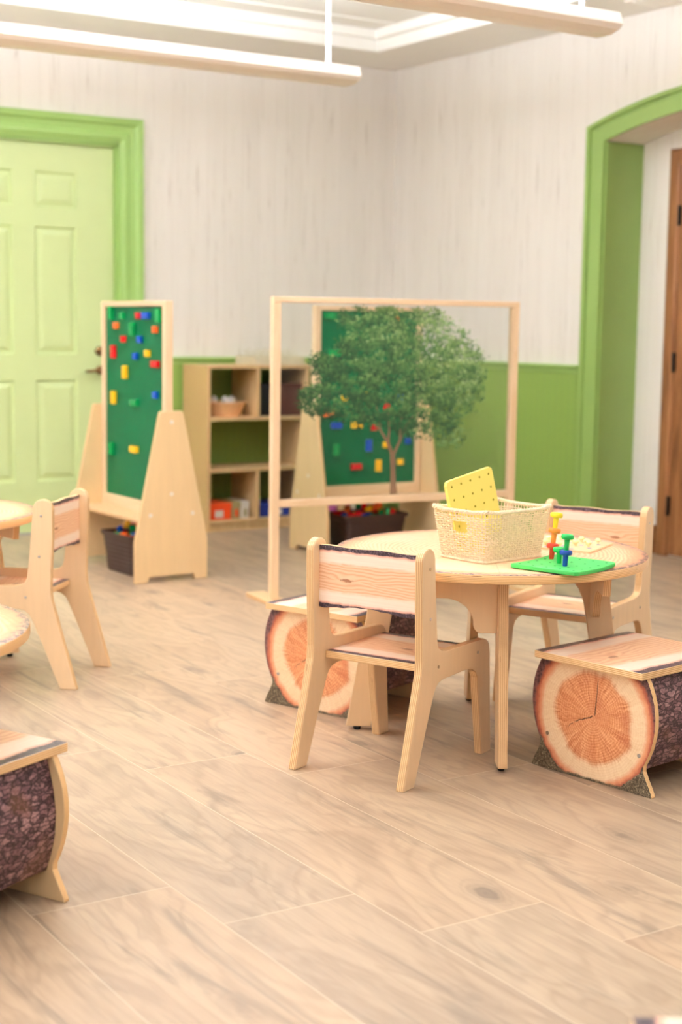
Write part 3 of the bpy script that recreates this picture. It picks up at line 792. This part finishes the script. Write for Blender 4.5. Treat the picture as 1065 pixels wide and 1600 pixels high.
B1 = [(0.557, 1.25, 'g', 'v'), (0.435, 1.225, 'g', 's'), (0.275, 1.236, 'r', 's'), (0.19, 1.236, 'b', 'h'), (0.072, 1.235, 'g', 'v'), (0.498, 1.189, 'o', 's'), (0.331, 1.17, 'g', 'v'), (0.111, 1.17, 'o', 's'), (0.427, 1.12, 'r', 's'), (0.256, 1.119, 'b', 's'), (0.53, 1.053, 'r', 'v'), (0.304, 1.036, 'b', 's'), (0.186, 1.053, 'y', 's'), (0.104, 1.001, 'r', 'h'), (0.402, 0.954, 'y', 'v'), (0.533, 0.839, 'y', 'v'), (0.32, 0.818, 'g', 'h'), (0.112, 0.868, 'b', 's'), (0.557, 0.576, 'g', 'v'), (0.313, 0.587, 'y', 'h')]
B2 = [(0.104, 0.73, 'o', 'h'), (0.2, 0.821, 'y', 's'), (0.325, 0.84, 'y', 's'), (0.564, 0.822, 'b', 's'), (0.47, 0.761, 'r', 's'), (0.15, 0.664, 'b', 'h'), (0.269, 0.673, 'y', 'h'), (0.38, 0.663, 'r', 's'), (0.137, 0.546, 'g', 'v'), (0.349, 0.56, 'b', 'v'), (0.467, 0.562, 'y', 's'), (0.267, 0.444, 'r', 'h'), (0.412, 0.445, 'y', 'v'), (0.567, 0.462, 'y', 's'), (0.104, 1.242, 'g', 'h'), (0.517, 1.244, 'o', 's'), (0.127, 1.053, 'g', 'h'), (0.614, 0.57, 'b', 's')]
SH = dict(s='square', h='wide', v='upright')
L1 = ['upright green brick in the top far corner of the left divider panel', 'square green brick near the top left of the left divider panel',
 'square red brick at the top of the left divider, left of a blue one', 'wide blue brick at the top of the left divider, right of a red one',
 'upright green brick in the top right corner of the left divider panel', 'square orange brick near the upper left of the left divider panel',
 'upright green brick under the top red brick of the left divider', 'square orange brick near the upper right of the left divider panel',
 'square red brick left of centre, a third down the left divider', 'small blue brick beside a red one, a third down the left divider',
 'upright red brick at the left edge of the left divider panel', 'blue brick left of a yellow one on the left divider panel',
 'square yellow brick right of a blue one on the left divider', 'wide red brick near the right post of the left divider',
 'upright yellow brick in the middle of the left divider panel', 'upright yellow brick at the left edge of the left divider panel',
 'wide green brick in the middle of the left divider panel', 'small blue brick at mid height near the right post of the left divider',
 'lower upright green brick at the left edge of the left divider panel', 'lowest wide yellow brick on the left divider panel']
L2 = ['wide orange brick at the left edge of the panel behind the printed tree', 'yellow brick seen through lower left leaves of the printed tree', 'yellow brick seen through leaves left of the printed trunk, higher one',
 'blue brick seen through leaves right of the printed trunk', 'dark red brick hidden behind the printed branches', 'wide blue brick below the orange one behind the tree panel', 'wide yellow brick just below the left leaves of the printed tree',
 'square red brick just left of the printed branches fork', 'upright green brick at lower left of the panel behind the tree', 'upright blue brick left of the printed trunk', 'square yellow brick touching the left side of the printed trunk',
 'wide red brick at the bottom of the panel behind the tree', 'upright yellow brick left of the printed trunk base', 'square yellow brick right of the printed trunk base', 'wide green brick at the top left corner of the panel behind the tree',
 'orange brick at the top edge above the printed crown', 'wide green brick at the left edge behind the upper leaves', 'small blue brick at the right edge beside the printed trunk']
for lst, labs, (o, az), side, grp in ((B1, L1, E1, 1, 'bricks on the left divider'), (B2, L2, E2, -1, 'bricks on the divider behind the tree panel')):
    for (u, z, c, k), lab in zip(lst, labs):
        if side > 0: u *= 1.055
        zz = round(z/.016)*.016; uu = round(u/.016)*.016
        zz = min(zz, 1.275-(.032 if k == 'v' else .016))
        uu = max(.042+(.032 if k == 'h' else .016), min(uu, DL-.042-(.032 if k == 'h' else .016)))
        dx, dy = uu, .0082*side
        a = R(az); x = o[0]+dx*math.cos(a)-dy*math.sin(a); y = o[1]+dx*math.sin(a)+dy*math.cos(a)
        put_brick(c, k, (x, y, zz), (0, 0, a + (PI if side > 0 else 0)), lab, grp)

# bins under the dividers with loose bricks
def make_bin(label, loc, rz, w=.30, dpt=.17, h=.20):
    t = thing('brick_bin', label, 'bin', loc, rz)
    bm = bmesh.new(); rings = []
    def ring(hw, hd, z, r=.03):
        o = []
        for cx, cy, a0 in ((hw-r, hd-r, 0), (-hw+r, hd-r, 90), (-hw+r, -hd+r, 180), (hw-r, -hd+r, 270)):
            for i in range(5): o.append(bm.verts.new((cx+r*math.cos(R(a0+22.5*i)), cy+r*math.sin(R(a0+22.5*i)), z)))
        return o
    H = h
    prof = [(.80, .003), (.86, H*.5), (.93, H-.02), (.985, H-.02), (.995, H), (.94, H), (.92, H-.015), (.83, .3*H), (.77, .012)]
    rs = [ring(w/2*k, dpt/2*(k if k > .9 else k), z) for k, z in prof]
    for a, b in zip(rs, rs[1:]):
        for i in range(len(a)): bm.faces.new((a[i], a[(i+1) % len(a)], b[(i+1) % len(a)], b[i]))
    bm.faces.new(rs[0][::-1]); bm.faces.new(rs[-1])
    obj('tub', fix(bm), 'brown_plastic', t, True)
    # weave-like ribs
    bm = bmesh.new()
    for i in range(7):
        z = .02+i*(H-.05)/7; k = .80+.13*z/H+.012
        pts = []
        for cx, cy, a0 in ((1, 1, 0), (-1, 1, 90), (-1, -1, 180), (1, -1, 270)):
            for q in (0, 45, 90): pts.append((cx*(w/2*k-.03)+.03*math.cos(R(a0+q)), cy*(dpt/2*k-.03)+.03*math.sin(R(a0+q)), z))
        tube(bm, pts, .004, 6, True)
    obj('weave_band', fix(bm), 'brown_plastic', t, True)
    return t
b1 = make_bin('dark brown bin of bricks under the left divider', (3.075, 6.60, 0), 93, .34, .24, .195)
b2 = make_bin('dark brown bin heaped with bricks under the divider behind the tree panel', (4.475, 6.70, 0), 0, .42, .25, .20)
HB1 = [('o', 's', 0), ('g', 'v', 30), ('y', 's', 60), ('o', 'h', 10), ('r', 's', 50), ('g', 's', 80), ('y', 'h', 20), ('b', 's', 0)]
HB2 = [('r', 'h', 10), ('r', 's', 40), ('y', 's', 70), ('o', 'h', 20), ('g', 's', 10), ('r', 'v', 60), ('b', 's', 30), ('y', 'h', 50), ('r', 's', 15), ('o', 's', 75), ('g', 'h', 35), ('y', 's', 5),
       ('r', 'h', 55), ('o', 'h', 80), ('g', 's', 25), ('b', 'h', 65), ('r', 's', 85), ('y', 'v', 45)]
rnd = random.Random(3)
for lst, (cx, cy), az, w, dp, zt, lab, grp in ((HB1, (3.075, 6.60), 93, .27, .17, .200, 'loose {c} brick heaped in the bin under the left divider', 'loose bricks in the left bin'),
                                       (HB2, (4.475, 6.70), 0, .34, .17, .195, 'loose {c} brick heaped in the bin behind the tree panel', 'loose bricks in the right bin')):
    n = len(lst); nx = 4 if n < 10 else 6; ny = math.ceil(n/nx)
    for k, (c, kd, tl) in enumerate(lst):
        i, j = k % nx, k//nx
        u = (i+.5)/nx*w - w/2 + rnd.uniform(-.006, .006); v = (j+.5)/ny*dp - dp/2 + rnd.uniform(-.005, .005)
        zz = zt + .022 - .10*abs(u)/w*2*.3 + rnd.uniform(-.004, .01) + (.016 if abs(u) < w*.25 else 0)
        a = R(az); x = cx+u*math.cos(a)-v*math.sin(a); y = cy+u*math.sin(a)+v*math.cos(a)
        put_brick(c, kd, (x, y, zz), (R(tl), R(rnd.uniform(-30, 30)), R(rnd.uniform(0, 180))), lab.format(c=CN[c]), '%s %s' % (CN[c], grp))
# filler of bricks deeper in the bins
for (cx, cy), az, w, dp, h in (((3.075, 6.60), 93, .34, .24, .195), ((4.475, 6.70), 0, .42, .25, .20)):
    bm = bmesh.new(); rn = random.Random(9)
    for k in range(90):
        c_ = Vector((rn.uniform(-w*.36, w*.36), rn.uniform(-dp*.30, dp*.30), h*rn.uniform(.68, .90)))
        mt = Matrix.Translation(c_) @ Matrix.Rotation(rn.uniform(0, 3), 4, 'Z') @ Matrix.Rotation(rn.uniform(0, 3), 4, 'X') @ Matrix.Diagonal((.05, .03, .019, 1))
        r_ = bmesh.ops.create_cube(bm, size=1., matrix=mt)
        mi = rn.randrange(5)
        for v in r_['verts']:
            for f in v.link_faces: f.material_index = mi
    o = obj('brick_heap', bm, [BR[k] for k in ('red', 'orange', 'yellow', 'green', 'blue')]); o.location = (cx, cy, 0); o.rotation_euler = (0, 0, R(az))
    tag(o, 'mixed coloured bricks filling the bin under the %s divider' % ('left' if cx < 4 else 'right'), 'toy bricks', kind='stuff')

# ------------------------------------------------------------------ shelf unit
SX0, SX1, SY0, SY1, SH_ = 4.01, 5.21, 7.65, 7.965, .962
t = thing('shelf_unit', 'low maple cubby shelf against the green wainscot', 'shelf', (SX0, SY0, 0))
SW, SD, TH = SX1-SX0, SY1-SY0, .019
for x in (0, SW-TH): obj('side_panel', box(x, x+TH, 0, SD, 0, SH_, .002), 'shelf_ply', t)
obj('top', box(TH, SW-TH, 0, SD, SH_-TH, SH_, .002), 'shelf_maple', t)
for z in (.045, .345, .643): obj('shelf_board', box(TH, SW-TH, .001, SD, z, z+TH, .002), 'shelf_maple', t)
obj('kick_board', box(TH, SW-TH, .012, .03, 0, .045), 'shelf_maple', t)
for z0, z1, xs in ((.064, .345, (.325, .66, .93)), (.364, .643, (.635,)), (.662, SH_-TH, (.325, .66, .93))):
    for x in xs: obj('divider', box(x, x+TH, .001, SD, z0, z1), 'shelf_maple', t)
def on_shelf(x, y=0): return SX0+x, SY0+y
# tapered bowl-basket with tissue
x, y = on_shelf(.185, .13)
t = thing('tapered_basket', 'pale terracotta tapered basket in the top left cubby', 'basket', (x, y, .662))
bm = lathe([(.072, 0), (.10, .075), (.107, .082), (.104, .086), (.096, .082), (.068, .006)], 28); 
for v in bm.verts: v.co.x *= 1.2
obj('body', bm, 'terracotta', t, True)
bm = bmesh.new(); rn = random.Random(2)
for k in range(7): bmesh.ops.create_icosphere(bm, subdivisions=1, radius=.026, matrix=Matrix.Translation((rn.uniform(-.07, .07), rn.uniform(-.05, .05), .082+rn.uniform(0, .018))))
x, y = on_shelf(.185, .13); o = obj('wrapped_packet', bm, 'grey_tissue', None, True); o.location = (x, y, .662); tag(o, 'grey-white crumpled packets heaped in the terracotta basket', 'packets')
# dark storage bins
for k, (a, w, lab, c, lip) in enumerate(((.352, .135, 'near-black storage box with an orange mark, second cubby of the top shelf', 'black_rubber', 'black_rubber'), (.495, .16, 'dark red-brown woven storage box, right of the black box', 'dark_wicker', 'dark_wicker'))):
    x, y = on_shelf(a, .05); t = thing('storage_box', lab, 'box', (x, y, .662))
    bm = box(0, w, 0, .24, .002, .185, .006); obj('body', bm, c, t)
    bm = box(-.002, w+.002, -.004, .005, .165, .192, .003); obj('rim', bm, lip, t)
    if k == 0: obj('round_label', lathe([(.014, 0), (.014, .002)], 18, mat=Matrix.Rotation(R(90), 4, 'X'), loc=(w-.03, 0, .095)), 'orange_box', t, label='small orange dot label')
# game boxes on the bottom shelf
def game_box(a, w, dep, h, m, lab, y0=.04, patch=None):
    x, y = on_shelf(a, y0); t = thing('game_box', lab, 'box', (x, y, .064))
    obj('carton', box(0, w, 0, dep, 0, h, .003), m, t)
    obj('lid', box(-.002, w+.002, -.002, dep+.002, h*.62, h+.003, .003), m, t)
    if patch: obj('printed_patch', box(w*.3, w*.65, -.0045, -.0022, h*.15, h*.58), patch, t, label='pale printed patch on the box front')
game_box(.022, .155, .22, .095, 'orange_box', 'bright orange game box in the bottom left cubby', patch='white_box')
game_box(.184, .055, .2, .100, 'olive_box', 'narrow olive picture box between the orange and white boxes', patch='orange_box')
game_box(.246, .05, .2, .098, 'white_box', 'narrow white box in the bottom left cubby', patch='olive_box')
game_box(.352, .26, .22, .075, 'blue_box', 'flat dark blue game box in the bottom second cubby', patch='white_box')
game_box(.69, .022, .2, .11, 'black_rubber', 'thin black box standing on the bottom shelf, third cubby')
game_box(.72, .19, .22, .10, 'purple_box', 'purple game box on the bottom shelf behind the right divider', patch='white_box')
game_box(.96, .14, .22, .095, 'purple_box', 'purple-pink game box in the last bottom cubby', patch='white_box')
# pale open wicker tray with dried stuff on top
x, y = on_shelf(.50, .16)
t = thing('wicker_tray', 'pale wicker tray of dried grass on top of the shelf unit', 'basket', (x, y, SH_))
bm = bmesh.new()
for i in range(5):
    z = .006+i*.010; hw, hd = .165, .12
    tube(bm, [(hw, hd, z), (-hw, hd, z), (-hw, -hd, z), (hw, -hd, z)], .0045, 6, True)
for i in range(12): tube(bm, [(-.165+i*.03, -.12, .004), (-.165+i*.03, -.12, .05)], .003, 5)
box(-.165, .165, -.12, .12, .001, .006, bm=bm)
obj('weave', fix(bm), 'pale_wicker', t)
bm = bmesh.new(); rn = random.Random(5)
for k in range(170):
    p = Vector((rn.uniform(-.15, .15), rn.uniform(-.10, .10), .012)); q = p+Vector((rn.uniform(-.03, .03), rn.uniform(-.03, .03), rn.uniform(.03, .085)))
    tube(bm, [p, (p+q)/2+Vector((rn.uniform(-.01, .01), 0, .004)), q], .0016, 4)
o = obj('dried_grass', fix(bm), 'pale_wicker'); o.location = (x, y, SH_); tag(o, 'tuft of dry beige grass lying in the wicker tray', 'dried grass', kind='stuff')

# ------------------------------------------------------------------ clear tree partition
t = thing('clear_partition', 'maple framed clear partition printed with a leafy tree', 'partition', (3.2147, 5.5536, 0), -6)
PL, PH, PW = 1.235, 1.317, .036
for x in (0, PL-PW): obj('frame_post', box(x, x+PW, -.018, .018, .02, PH-.024, .003), 'maple_v', t)
obj('frame_rail', box(0, PL, -.018, .018, PH-.024, PH, .003), 'maple_h', t)
obj('frame_rail', box(PW, PL-PW, -.016, .016, .418, .451, .003), 'maple_h', t)
for x in (PW/2, PL-PW/2): obj('foot', extrude([(x-.045, -.2), (x+.045, -.2), (x+.045, .2), (x-.045, .2)], 'z', 0, .02, .003), 'birch_z', t)
obj('clear_panel', box(PW, PL-PW, .004, .008, .451, PH-.024), 'acrylic', t, label='clear acrylic panel')
CROWN = [(0.326, 1.24), (0.429, 1.276), (0.52, 1.28), (0.64, 1.268), (0.76, 1.287), (0.857, 1.248), (0.942, 1.178), (0.957, 1.131), (1.057, 1.093), (1.044, 1.048), (1.04, 0.927), (1.035, 0.879), (0.98, 0.82), (0.911, 0.761), (0.958, 0.687), (0.9, 0.652), (0.83, 0.678), (0.761, 0.704), (0.706, 0.70), (0.652, 0.716), (0.597, 0.742), (0.543, 0.761), (0.437, 0.782), (0.346, 0.796), (0.242, 0.831), (0.141, 0.819), (0.134, 0.888), (0.215, 0.955), (0.204, 1.046), (0.226, 1.086), (0.316, 1.069), (0.327, 1.16)]
TRUNK = [[(0.603, 0.452, 0.040), (0.601, 0.506, 0.0302), (0.598, 0.577, 0.0268), (0.594, 0.636, 0.0268)], [(0.594, 0.63, 0.0224), (0.571, 0.684, 0.0179), (0.53, 0.744, 0.0134), (0.477, 0.791, 0.0089), (0.424, 0.815, 0.0056)], [(0.599, 0.63, 0.0179), (0.632, 0.695, 0.0145), (0.657, 0.753, 0.0112), (0.703, 0.811, 0.0089), (0.757, 0.87, 0.0056)], [(0.571, 0.684, 0.0134), (0.577, 0.743, 0.0101), (0.569, 0.813, 0.0078), (0.554, 0.895, 0.0056)], [(0.632, 0.695, 0.0112), (0.63, 0.765, 0.0089), (0.649, 0.848, 0.0067), (0.727, 0.953, 0.0045)], [(0.53, 0.744, 0.0101), (0.522, 0.814, 0.0078), (0.488, 0.896, 0.0056)], [(0.703, 0.811, 0.0078), (0.785, 0.834, 0.0056), (0.868, 0.809, 0.0045)]]
def inside(px, pz, poly):
    c = False; n = len(poly); j = n-1
    for i in range(n):
        xi, zi = poly[i]; xj, zj = poly[j]
        if (zi > pz) != (zj > pz) and px < (xj-xi)*(pz-zi)/(zj-zi)+xi: c = not c
        j = i
    return c
rn = random.Random(11)
bm = bmesh.new()
for li, seg in enumerate(TRUNK):
    prev = None
    for (u, z, w) in seg:
        cur = (bm.verts.new((u-w/2, .0036-li*1e-5, z)), bm.verts.new((u+w/2, .0036-li*1e-5, z)))
        if prev: bm.faces.new((prev[0], prev[1], cur[1], cur[0]))
        prev = cur
for f in bm.faces: f.material_index = 6
tr_ = obj('printed_trunk', bm, LEAF, t, label='printed brown tree trunk and branches')
bm = bmesh.new(); k = 0; cl = 0
while cl < 600:
    u = rn.uniform(.1, 1.08); z = rn.uniform(.63, 1.3)
    if not inside(u, z, CROWN): continue
    if z < .80 and .5 < u < .74 and rn.random() < .5: continue
    cl += 1
    lightness = .40*(z-.65)/.65 + .55*(u-.1)/.95 + rn.uniform(-.32, .30)
    for q in range(30):
        du, dz = rn.gauss(0, .020), rn.gauss(0, .013)
        if z+dz > PH-.03: continue
        li = lightness*4.9 + dz*60 + rn.uniform(-.6, .6)
        mi = max(0, min(5, int(li)))
        r = rn.uniform(.003, .0078); a = rn.uniform(0, 6.28); e = rn.uniform(.4, .9)
        y = .0034 - rn.random()*.0016
        vs = []
        for s in range(6):
            an = s*PI/3; x_ = r*math.cos(an); z_ = r*e*math.sin(an)
            vs.append(bm.verts.new((u+du+x_*math.cos(a)-z_*math.sin(a), y, z+dz+x_*math.sin(a)+z_*math.cos(a))))
        f = bm.faces.new(vs); f.material_index = mi
obj('printed_crown', bm, LEAF, t, label='printed green leafy tree crown')

# ------------------------------------------------------------------ things on the table
# wicker basket
BX, BY = 2.556, 3.232          # front bottom corner
BAZ = 9.
BLn, BWd, BH = .232, .170, .140
ba = R(BAZ)
cxb = BX + (BLn/2)*math.cos(ba) - (BWd/2)*math.sin(ba); cyb = BY + (BLn/2)*math.sin(ba) + (BWd/2)*math.cos(ba)
t = thing('wicker_basket', 'cream wicker basket with a handle hole on the round table', 'basket', (cxb, cyb, TZ), BAZ)
def rrect(hw, hd, r, n):
    """n points evenly spaced round a rounded rectangle"""
    segs = [((hw, -hd+r), (hw, hd-r)), ((hw-r, hd), (-hw+r, hd)), ((-hw, hd-r), (-hw, -hd+r)), ((-hw+r, -hd), (hw-r, -hd))]
    cor = [(hw-r, hd-r, 0), (-hw+r, hd-r, 90), (-hw+r, -hd+r, 180), (hw-r, -hd+r, 270)]
    pl = []
    for (a, b), (cx, cy, a0) in zip(segs, cor):
        L = math.dist(a, b); m = max(2, int(L/.004))
        for i in range(m): pl.append((a[0]+(b[0]-a[0])*i/m, a[1]+(b[1]-a[1])*i/m))
        for i in range(6): pl.append((cx+r*math.cos(R(a0+15*i)), cy+r*math.sin(R(a0+15*i))))
    cum = [0]
    for i in range(len(pl)): cum.append(cum[-1]+math.dist(pl[i], pl[(i+1) % len(pl)]))
    out = []; tot = cum[-1]; j = 0
    for k in range(n):
        s = tot*k/n
        while cum[j+1] < s: j += 1
        f = (s-cum[j])/(cum[j+1]-cum[j]+1e-12); a = pl[j]; b = pl[(j+1) % len(pl)]
        out.append((a[0]+(b[0]-a[0])*f, a[1]+(b[1]-a[1])*f))
    return out
NS = 84; SUB = 6; NP = NS*SUB
def bdim(z):
    k = z/BH
    return BLn/2+.020*k, BWd/2+.018*k, .012
bm = bmesh.new(); rows = 20
rn = random.Random(4)
def in_hole(x, y, z): return abs(y) < .026 and .083 < z < .113 and x < 0
for i in range(rows):
    z = .006+i*(BH-.012)/rows
    hw, hd, r = bdim(z); pl = rrect(hw, hd, r, NP); nx = rrect(hw+.001, hd+.001, r+.001, NP)
    ph = i % 2; pts = []
    for k, ((x, y), (x2, y2)) in enumerate(zip(pl, nx)):
        o = math.sin(PI*(k/SUB)+PI*ph)*.0030; dxn, dyn = (x2-x), (y2-y); l = math.hypot(dxn, dyn) or 1
        pts.append((x+dxn/l*o, y+dyn/l*o, z+rn.uniform(-.0003, .0003)+.0008*math.sin(k*.11+i)))
    # split at hole
    runs = []; cur = []
    for p in pts:
        if in_hole(*p):
            if cur: runs.append(cur); cur = []
        else: cur.append(p)
    if cur: runs.append(cur)
    if len(runs) == 1 and len(runs[0]) == NP: tube(bm, pts, .0020, 6, True)
    else:
        if len(runs) > 1: runs = [runs[-1]+runs[0]] + runs[1:-1]
        for q in runs:
            if len(q) > 2: tube(bm, q, .0020, 6)
obj('weave', fix(bm), 'reed', t, True)
bm = bmesh.new()
h0, h1 = bdim(.002), bdim(BH)
p0 = rrect(*h0, NS); p1 = rrect(*h1, NS)
for a, b in zip(p0, p1):
    zc0, zc1 = .083, .113
    mid = (a[0]+(b[0]-a[0])*.7, a[1]+(b[1]-a[1])*.7)
    P0 = Vector((a[0], a[1], .002)); P1 = Vector((b[0], b[1], BH))
    if in_hole(mid[0], mid[1], .1):
        tube(bm, [P0, P0.lerp(P1, .58)], .0017, 5); tube(bm, [P0.lerp(P1, .82), P1], .0017, 5)
    else: tube(bm, [P0, P1], .0017, 5)
for i in range(24):
    x = -BLn/2+.01+i*(BLn-.02)/23; tube(bm, [(x, -BWd/2+.004, .004), (x, BWd/2-.004, .004)], .0024, 5)
for i in range(16):
    y = -BWd/2+.01+i*(BWd-.02)/15; tube(bm, [(-BLn/2+.004, y, .006), (BLn/2-.004, y, .006)], .0022, 5)
obj('stakes', fix(bm), 'reed', t, True)
bm = bmesh.new()
for q in range(3):   # twisted rim
    pl = rrect(h1[0]+.001, h1[1]+.001, .012, 220); pts = []
    for k, (x, y) in enumerate(pl):
        a = 2*PI*k*34/220+q*2*PI/3; l = math.hypot(x, y)
        lift = .010*max(0., 1-abs(abs(x)-h1[0])/.05)*max(0, 1-abs(abs(y)-h1[1])/.05)
        pts.append((x+x/l*.0034*math.cos(a), y+y/l*.0034*math.cos(a), BH+.002+.0034*math.sin(a)+lift*.6))
    tube(bm, pts, .0032, 6, True)
for q in range(2):
    pl = rrect(h0[0]+.003, h0[1]+.003, .012, 220)
    tube(bm, [(x+math.cos(2*PI*k*40/220+q*PI)*.002, y, .0056+math.sin(2*PI*k*40/220+q*PI)*.002) for k, (x, y) in enumerate(pl)], .003, 6, True)
obj('rim', fix(bm), 'reed', t, True)

def pegboard(mats, sz=.2, th=.013, n=5, warp=0.):
    """square foam board lying in its local xy plane"""
    r = .012; pl = rrect(sz/2, sz/2, r, 64)
    bm = extrude(pl, 'z', 0, th, .0018)
    if warp:
        for q in range(-7, 8): bmesh.ops.bisect_plane(bm, geom=bm.verts[:]+bm.edges[:]+bm.faces[:], plane_co=(q*.013, 0, 0), plane_no=(1, 0, 0))
        for v in bm.verts: v.co.z += warp*((v.co.x/(sz/2))**2)*.6*(1 if v.co.x > 0 else .4)
    for f in bm.faces: f.material_index = 0
    k0 = len(bm.faces)
    sp = sz/(n)
    bm2 = bmesh.new()
    for i in range(n):
        for j in range(n):
            x, y = (i-(n-1)/2)*sp, (j-(n-1)/2)*sp
            zz = th + (warp*((x/(sz/2))**2)*.6*(1 if x > 0 else .4) if warp else 0)
            lathe([(.0034, -.001), (.0034, .0003)], 10, bm2, (x, y, zz))
    me = bpy.data.meshes.new('t'); _ = [setattr(f, 'material_index', 1) for f in bm2.faces]; bm2.to_mesh(me); bm2.free(); bm.from_mesh(me); bpy.data.meshes.remove(me)
    return bm, None
y1, y2 = pegboard(None, .190, .012, 5)
t = thing('foam_pegboard', 'yellow foam pegboard leaning upright in the wicker basket', 'pegboard', (cxb-.040*math.cos(ba)-.040*math.sin(ba), cyb-.040*math.sin(ba)+.040*math.cos(ba), .694))
t.rotation_euler = (R(84), R(-11), R(BAZ))
obj('board', y1, ['yellow_foam', 'hole_dark'], t)
# second yellow board lying lower, seen through the handle hole and weave
y1, y2 = pegboard(None, .100, .010, 4)
t = thing('foam_pegboard', 'yellow foam pegboard inside the basket, showing through the handle hole', 'pegboard', (cxb-.106*math.cos(ba)+.022*math.sin(ba), cyb-.106*math.sin(ba)-.022*math.cos(ba), .622))
t.rotation_euler = (R(90), 0, R(BAZ+90)); obj('board', y1, ['yellow_foam', 'hole_dark'], t)
g1, g2 = pegboard(None, .212, .011, 5, .010)
gx, gy = 2.705, 3.078
t = thing('foam_pegboard', 'green foam pegboard lying flat beside the basket', 'pegboard', (gx, gy, TZ+.0005), 17)
obj('board', g1, ['green_foam', 'hole_green'], t, True)

def peg(color, loc, tilt=(0, 0), label=''):
    prof = [(.0058, 0), (.0066, .002), (.0078, .030), (.0148, .031), (.0174, .034), (.0176, .039), (.0160, .0435), (.012, .045), (.008, .0445), (.0065, .043)]
    o = obj('stacking_peg', lathe(prof, 24), PEG[color], None, True)
    o.location = loc; o.rotation_euler = (R(tilt[0]), R(tilt[1]), 0)
    return tag(o, label, 'peg', 'stacking pegs on the green board')
px, py = 2.683, 3.046
peg('blue', (px, py, .5615), (0, 3), 'blue peg standing at the front of the green pegboard')
peg('green', (px+.0028, py, .6045), (0, 5), 'green peg stacked on top of the blue peg')
px, py = 2.7095, 3.100
peg('green', (px-.004, py-.004, .5615), (0, 0), 'green peg in the board just behind the blue peg')
px, py = 2.733, 3.160
peg('red', (px, py, .5615), (0, 5), 'red peg at the bottom of the tall three-peg stack')
peg('orange', (px+.0040, py, .6045), (0, 7), 'orange peg in the middle of the tall stack')
peg('yellow', (px+.0092, py, .6475), (0, 7), 'yellow peg topping the tall stack')

# game board with knobs at the back of the table
t = thing('knob_board', 'flat square board with cream knobs at the back of the table', 'game board', (2.985, 3.405, TZ+.0005), 29)
obj('board', box(-.105, .105, -.125, .125, 0, .006, .001), 'board_print', t)
bm = bmesh.new(); rn = random.Random(8)
for i in range(6):
    for j in range(5):
        if (i+j) % 2: lathe([(.007, .006), (.007, .0066)], 12, bm, (-.085+j*.042, -.10+i*.04, 0))
obj('printed_dots', bm, 'knob_blue', t, label='blue-grey printed dots')
for k, (u, v) in enumerate(((-.08, -.02), (-.06, .03), (-.07, .085), (-.02, -.09), (-.02, -.05), (.02, -.07), (.015, -.03), (.05, -.095), (.06, -.04), (-.03, .06), (.02, .05), (.07, .03))):
    a = R(29); x = 2.985+u*math.cos(a)-v*math.sin(a); y = 3.405+u*math.sin(a)+v*math.cos(a)
    bm = lathe([(.0035, 0), (.0035, .006), (.0075, .008), (.009, .012), (.0075, .016), (.003, .018)], 16)
    o = obj('game_piece', bm, 'knob_cream', None, True); o.location = (x, y, TZ+.007)
    tag(o, 'small cream round knob standing on the flat board at the back of the table', 'knob', 'cream knobs on the board')

# ------------------------------------------------------------------ camera
cam = bpy.data.cameras.new('camera'); co = bpy.data.objects.new('camera', cam); COL.objects.link(co)
f_px, yaw, pit, rol = 2348., .572056, .1235986, .0138084
cy, sy, cp, sp = math.cos(yaw), math.sin(yaw), math.cos(pit), math.sin(pit)
fw = Vector((sy*cp, cy*cp, -sp)); rt = Vector((cy, -sy, 0)); up = rt.cross(fw)
A = rt*math.cos(rol)+up*math.sin(rol); B_ = -rt*math.sin(rol)+up*math.cos(rol)
m = Matrix.Identity(4)
for i in range(3): m[i][0] = A[i]; m[i][1] = B_[i]; m[i][2] = -fw[i]
m[0][3], m[1][3], m[2][3] = 0, 0, 1.2
co.matrix_world = m
cam.sensor_fit = 'VERTICAL'; cam.sensor_height = 36; cam.lens = f_px/1600*36
cam.dof.use_dof = True; cam.dof.focus_distance = 3.8; cam.dof.aperture_fstop = 2.6
cam.clip_start = .05
S.camera = co
S.view_settings.view_transform = 'Standard'; S.view_settings.look = 'None'; S.view_settings.gamma = 1.
S.view_settings.exposure = 0.26
try:
    S.cycles.use_denoising = True; S.cycles.max_bounces = 10; S.cycles.diffuse_bounces = 6; S.cycles.transparent_max_bounces = 24
    S.cycles.sample_clamp_indirect = 6.
    S.cycles.caustics_reflective = False; S.cycles.caustics_refractive = False
except Exception: pass
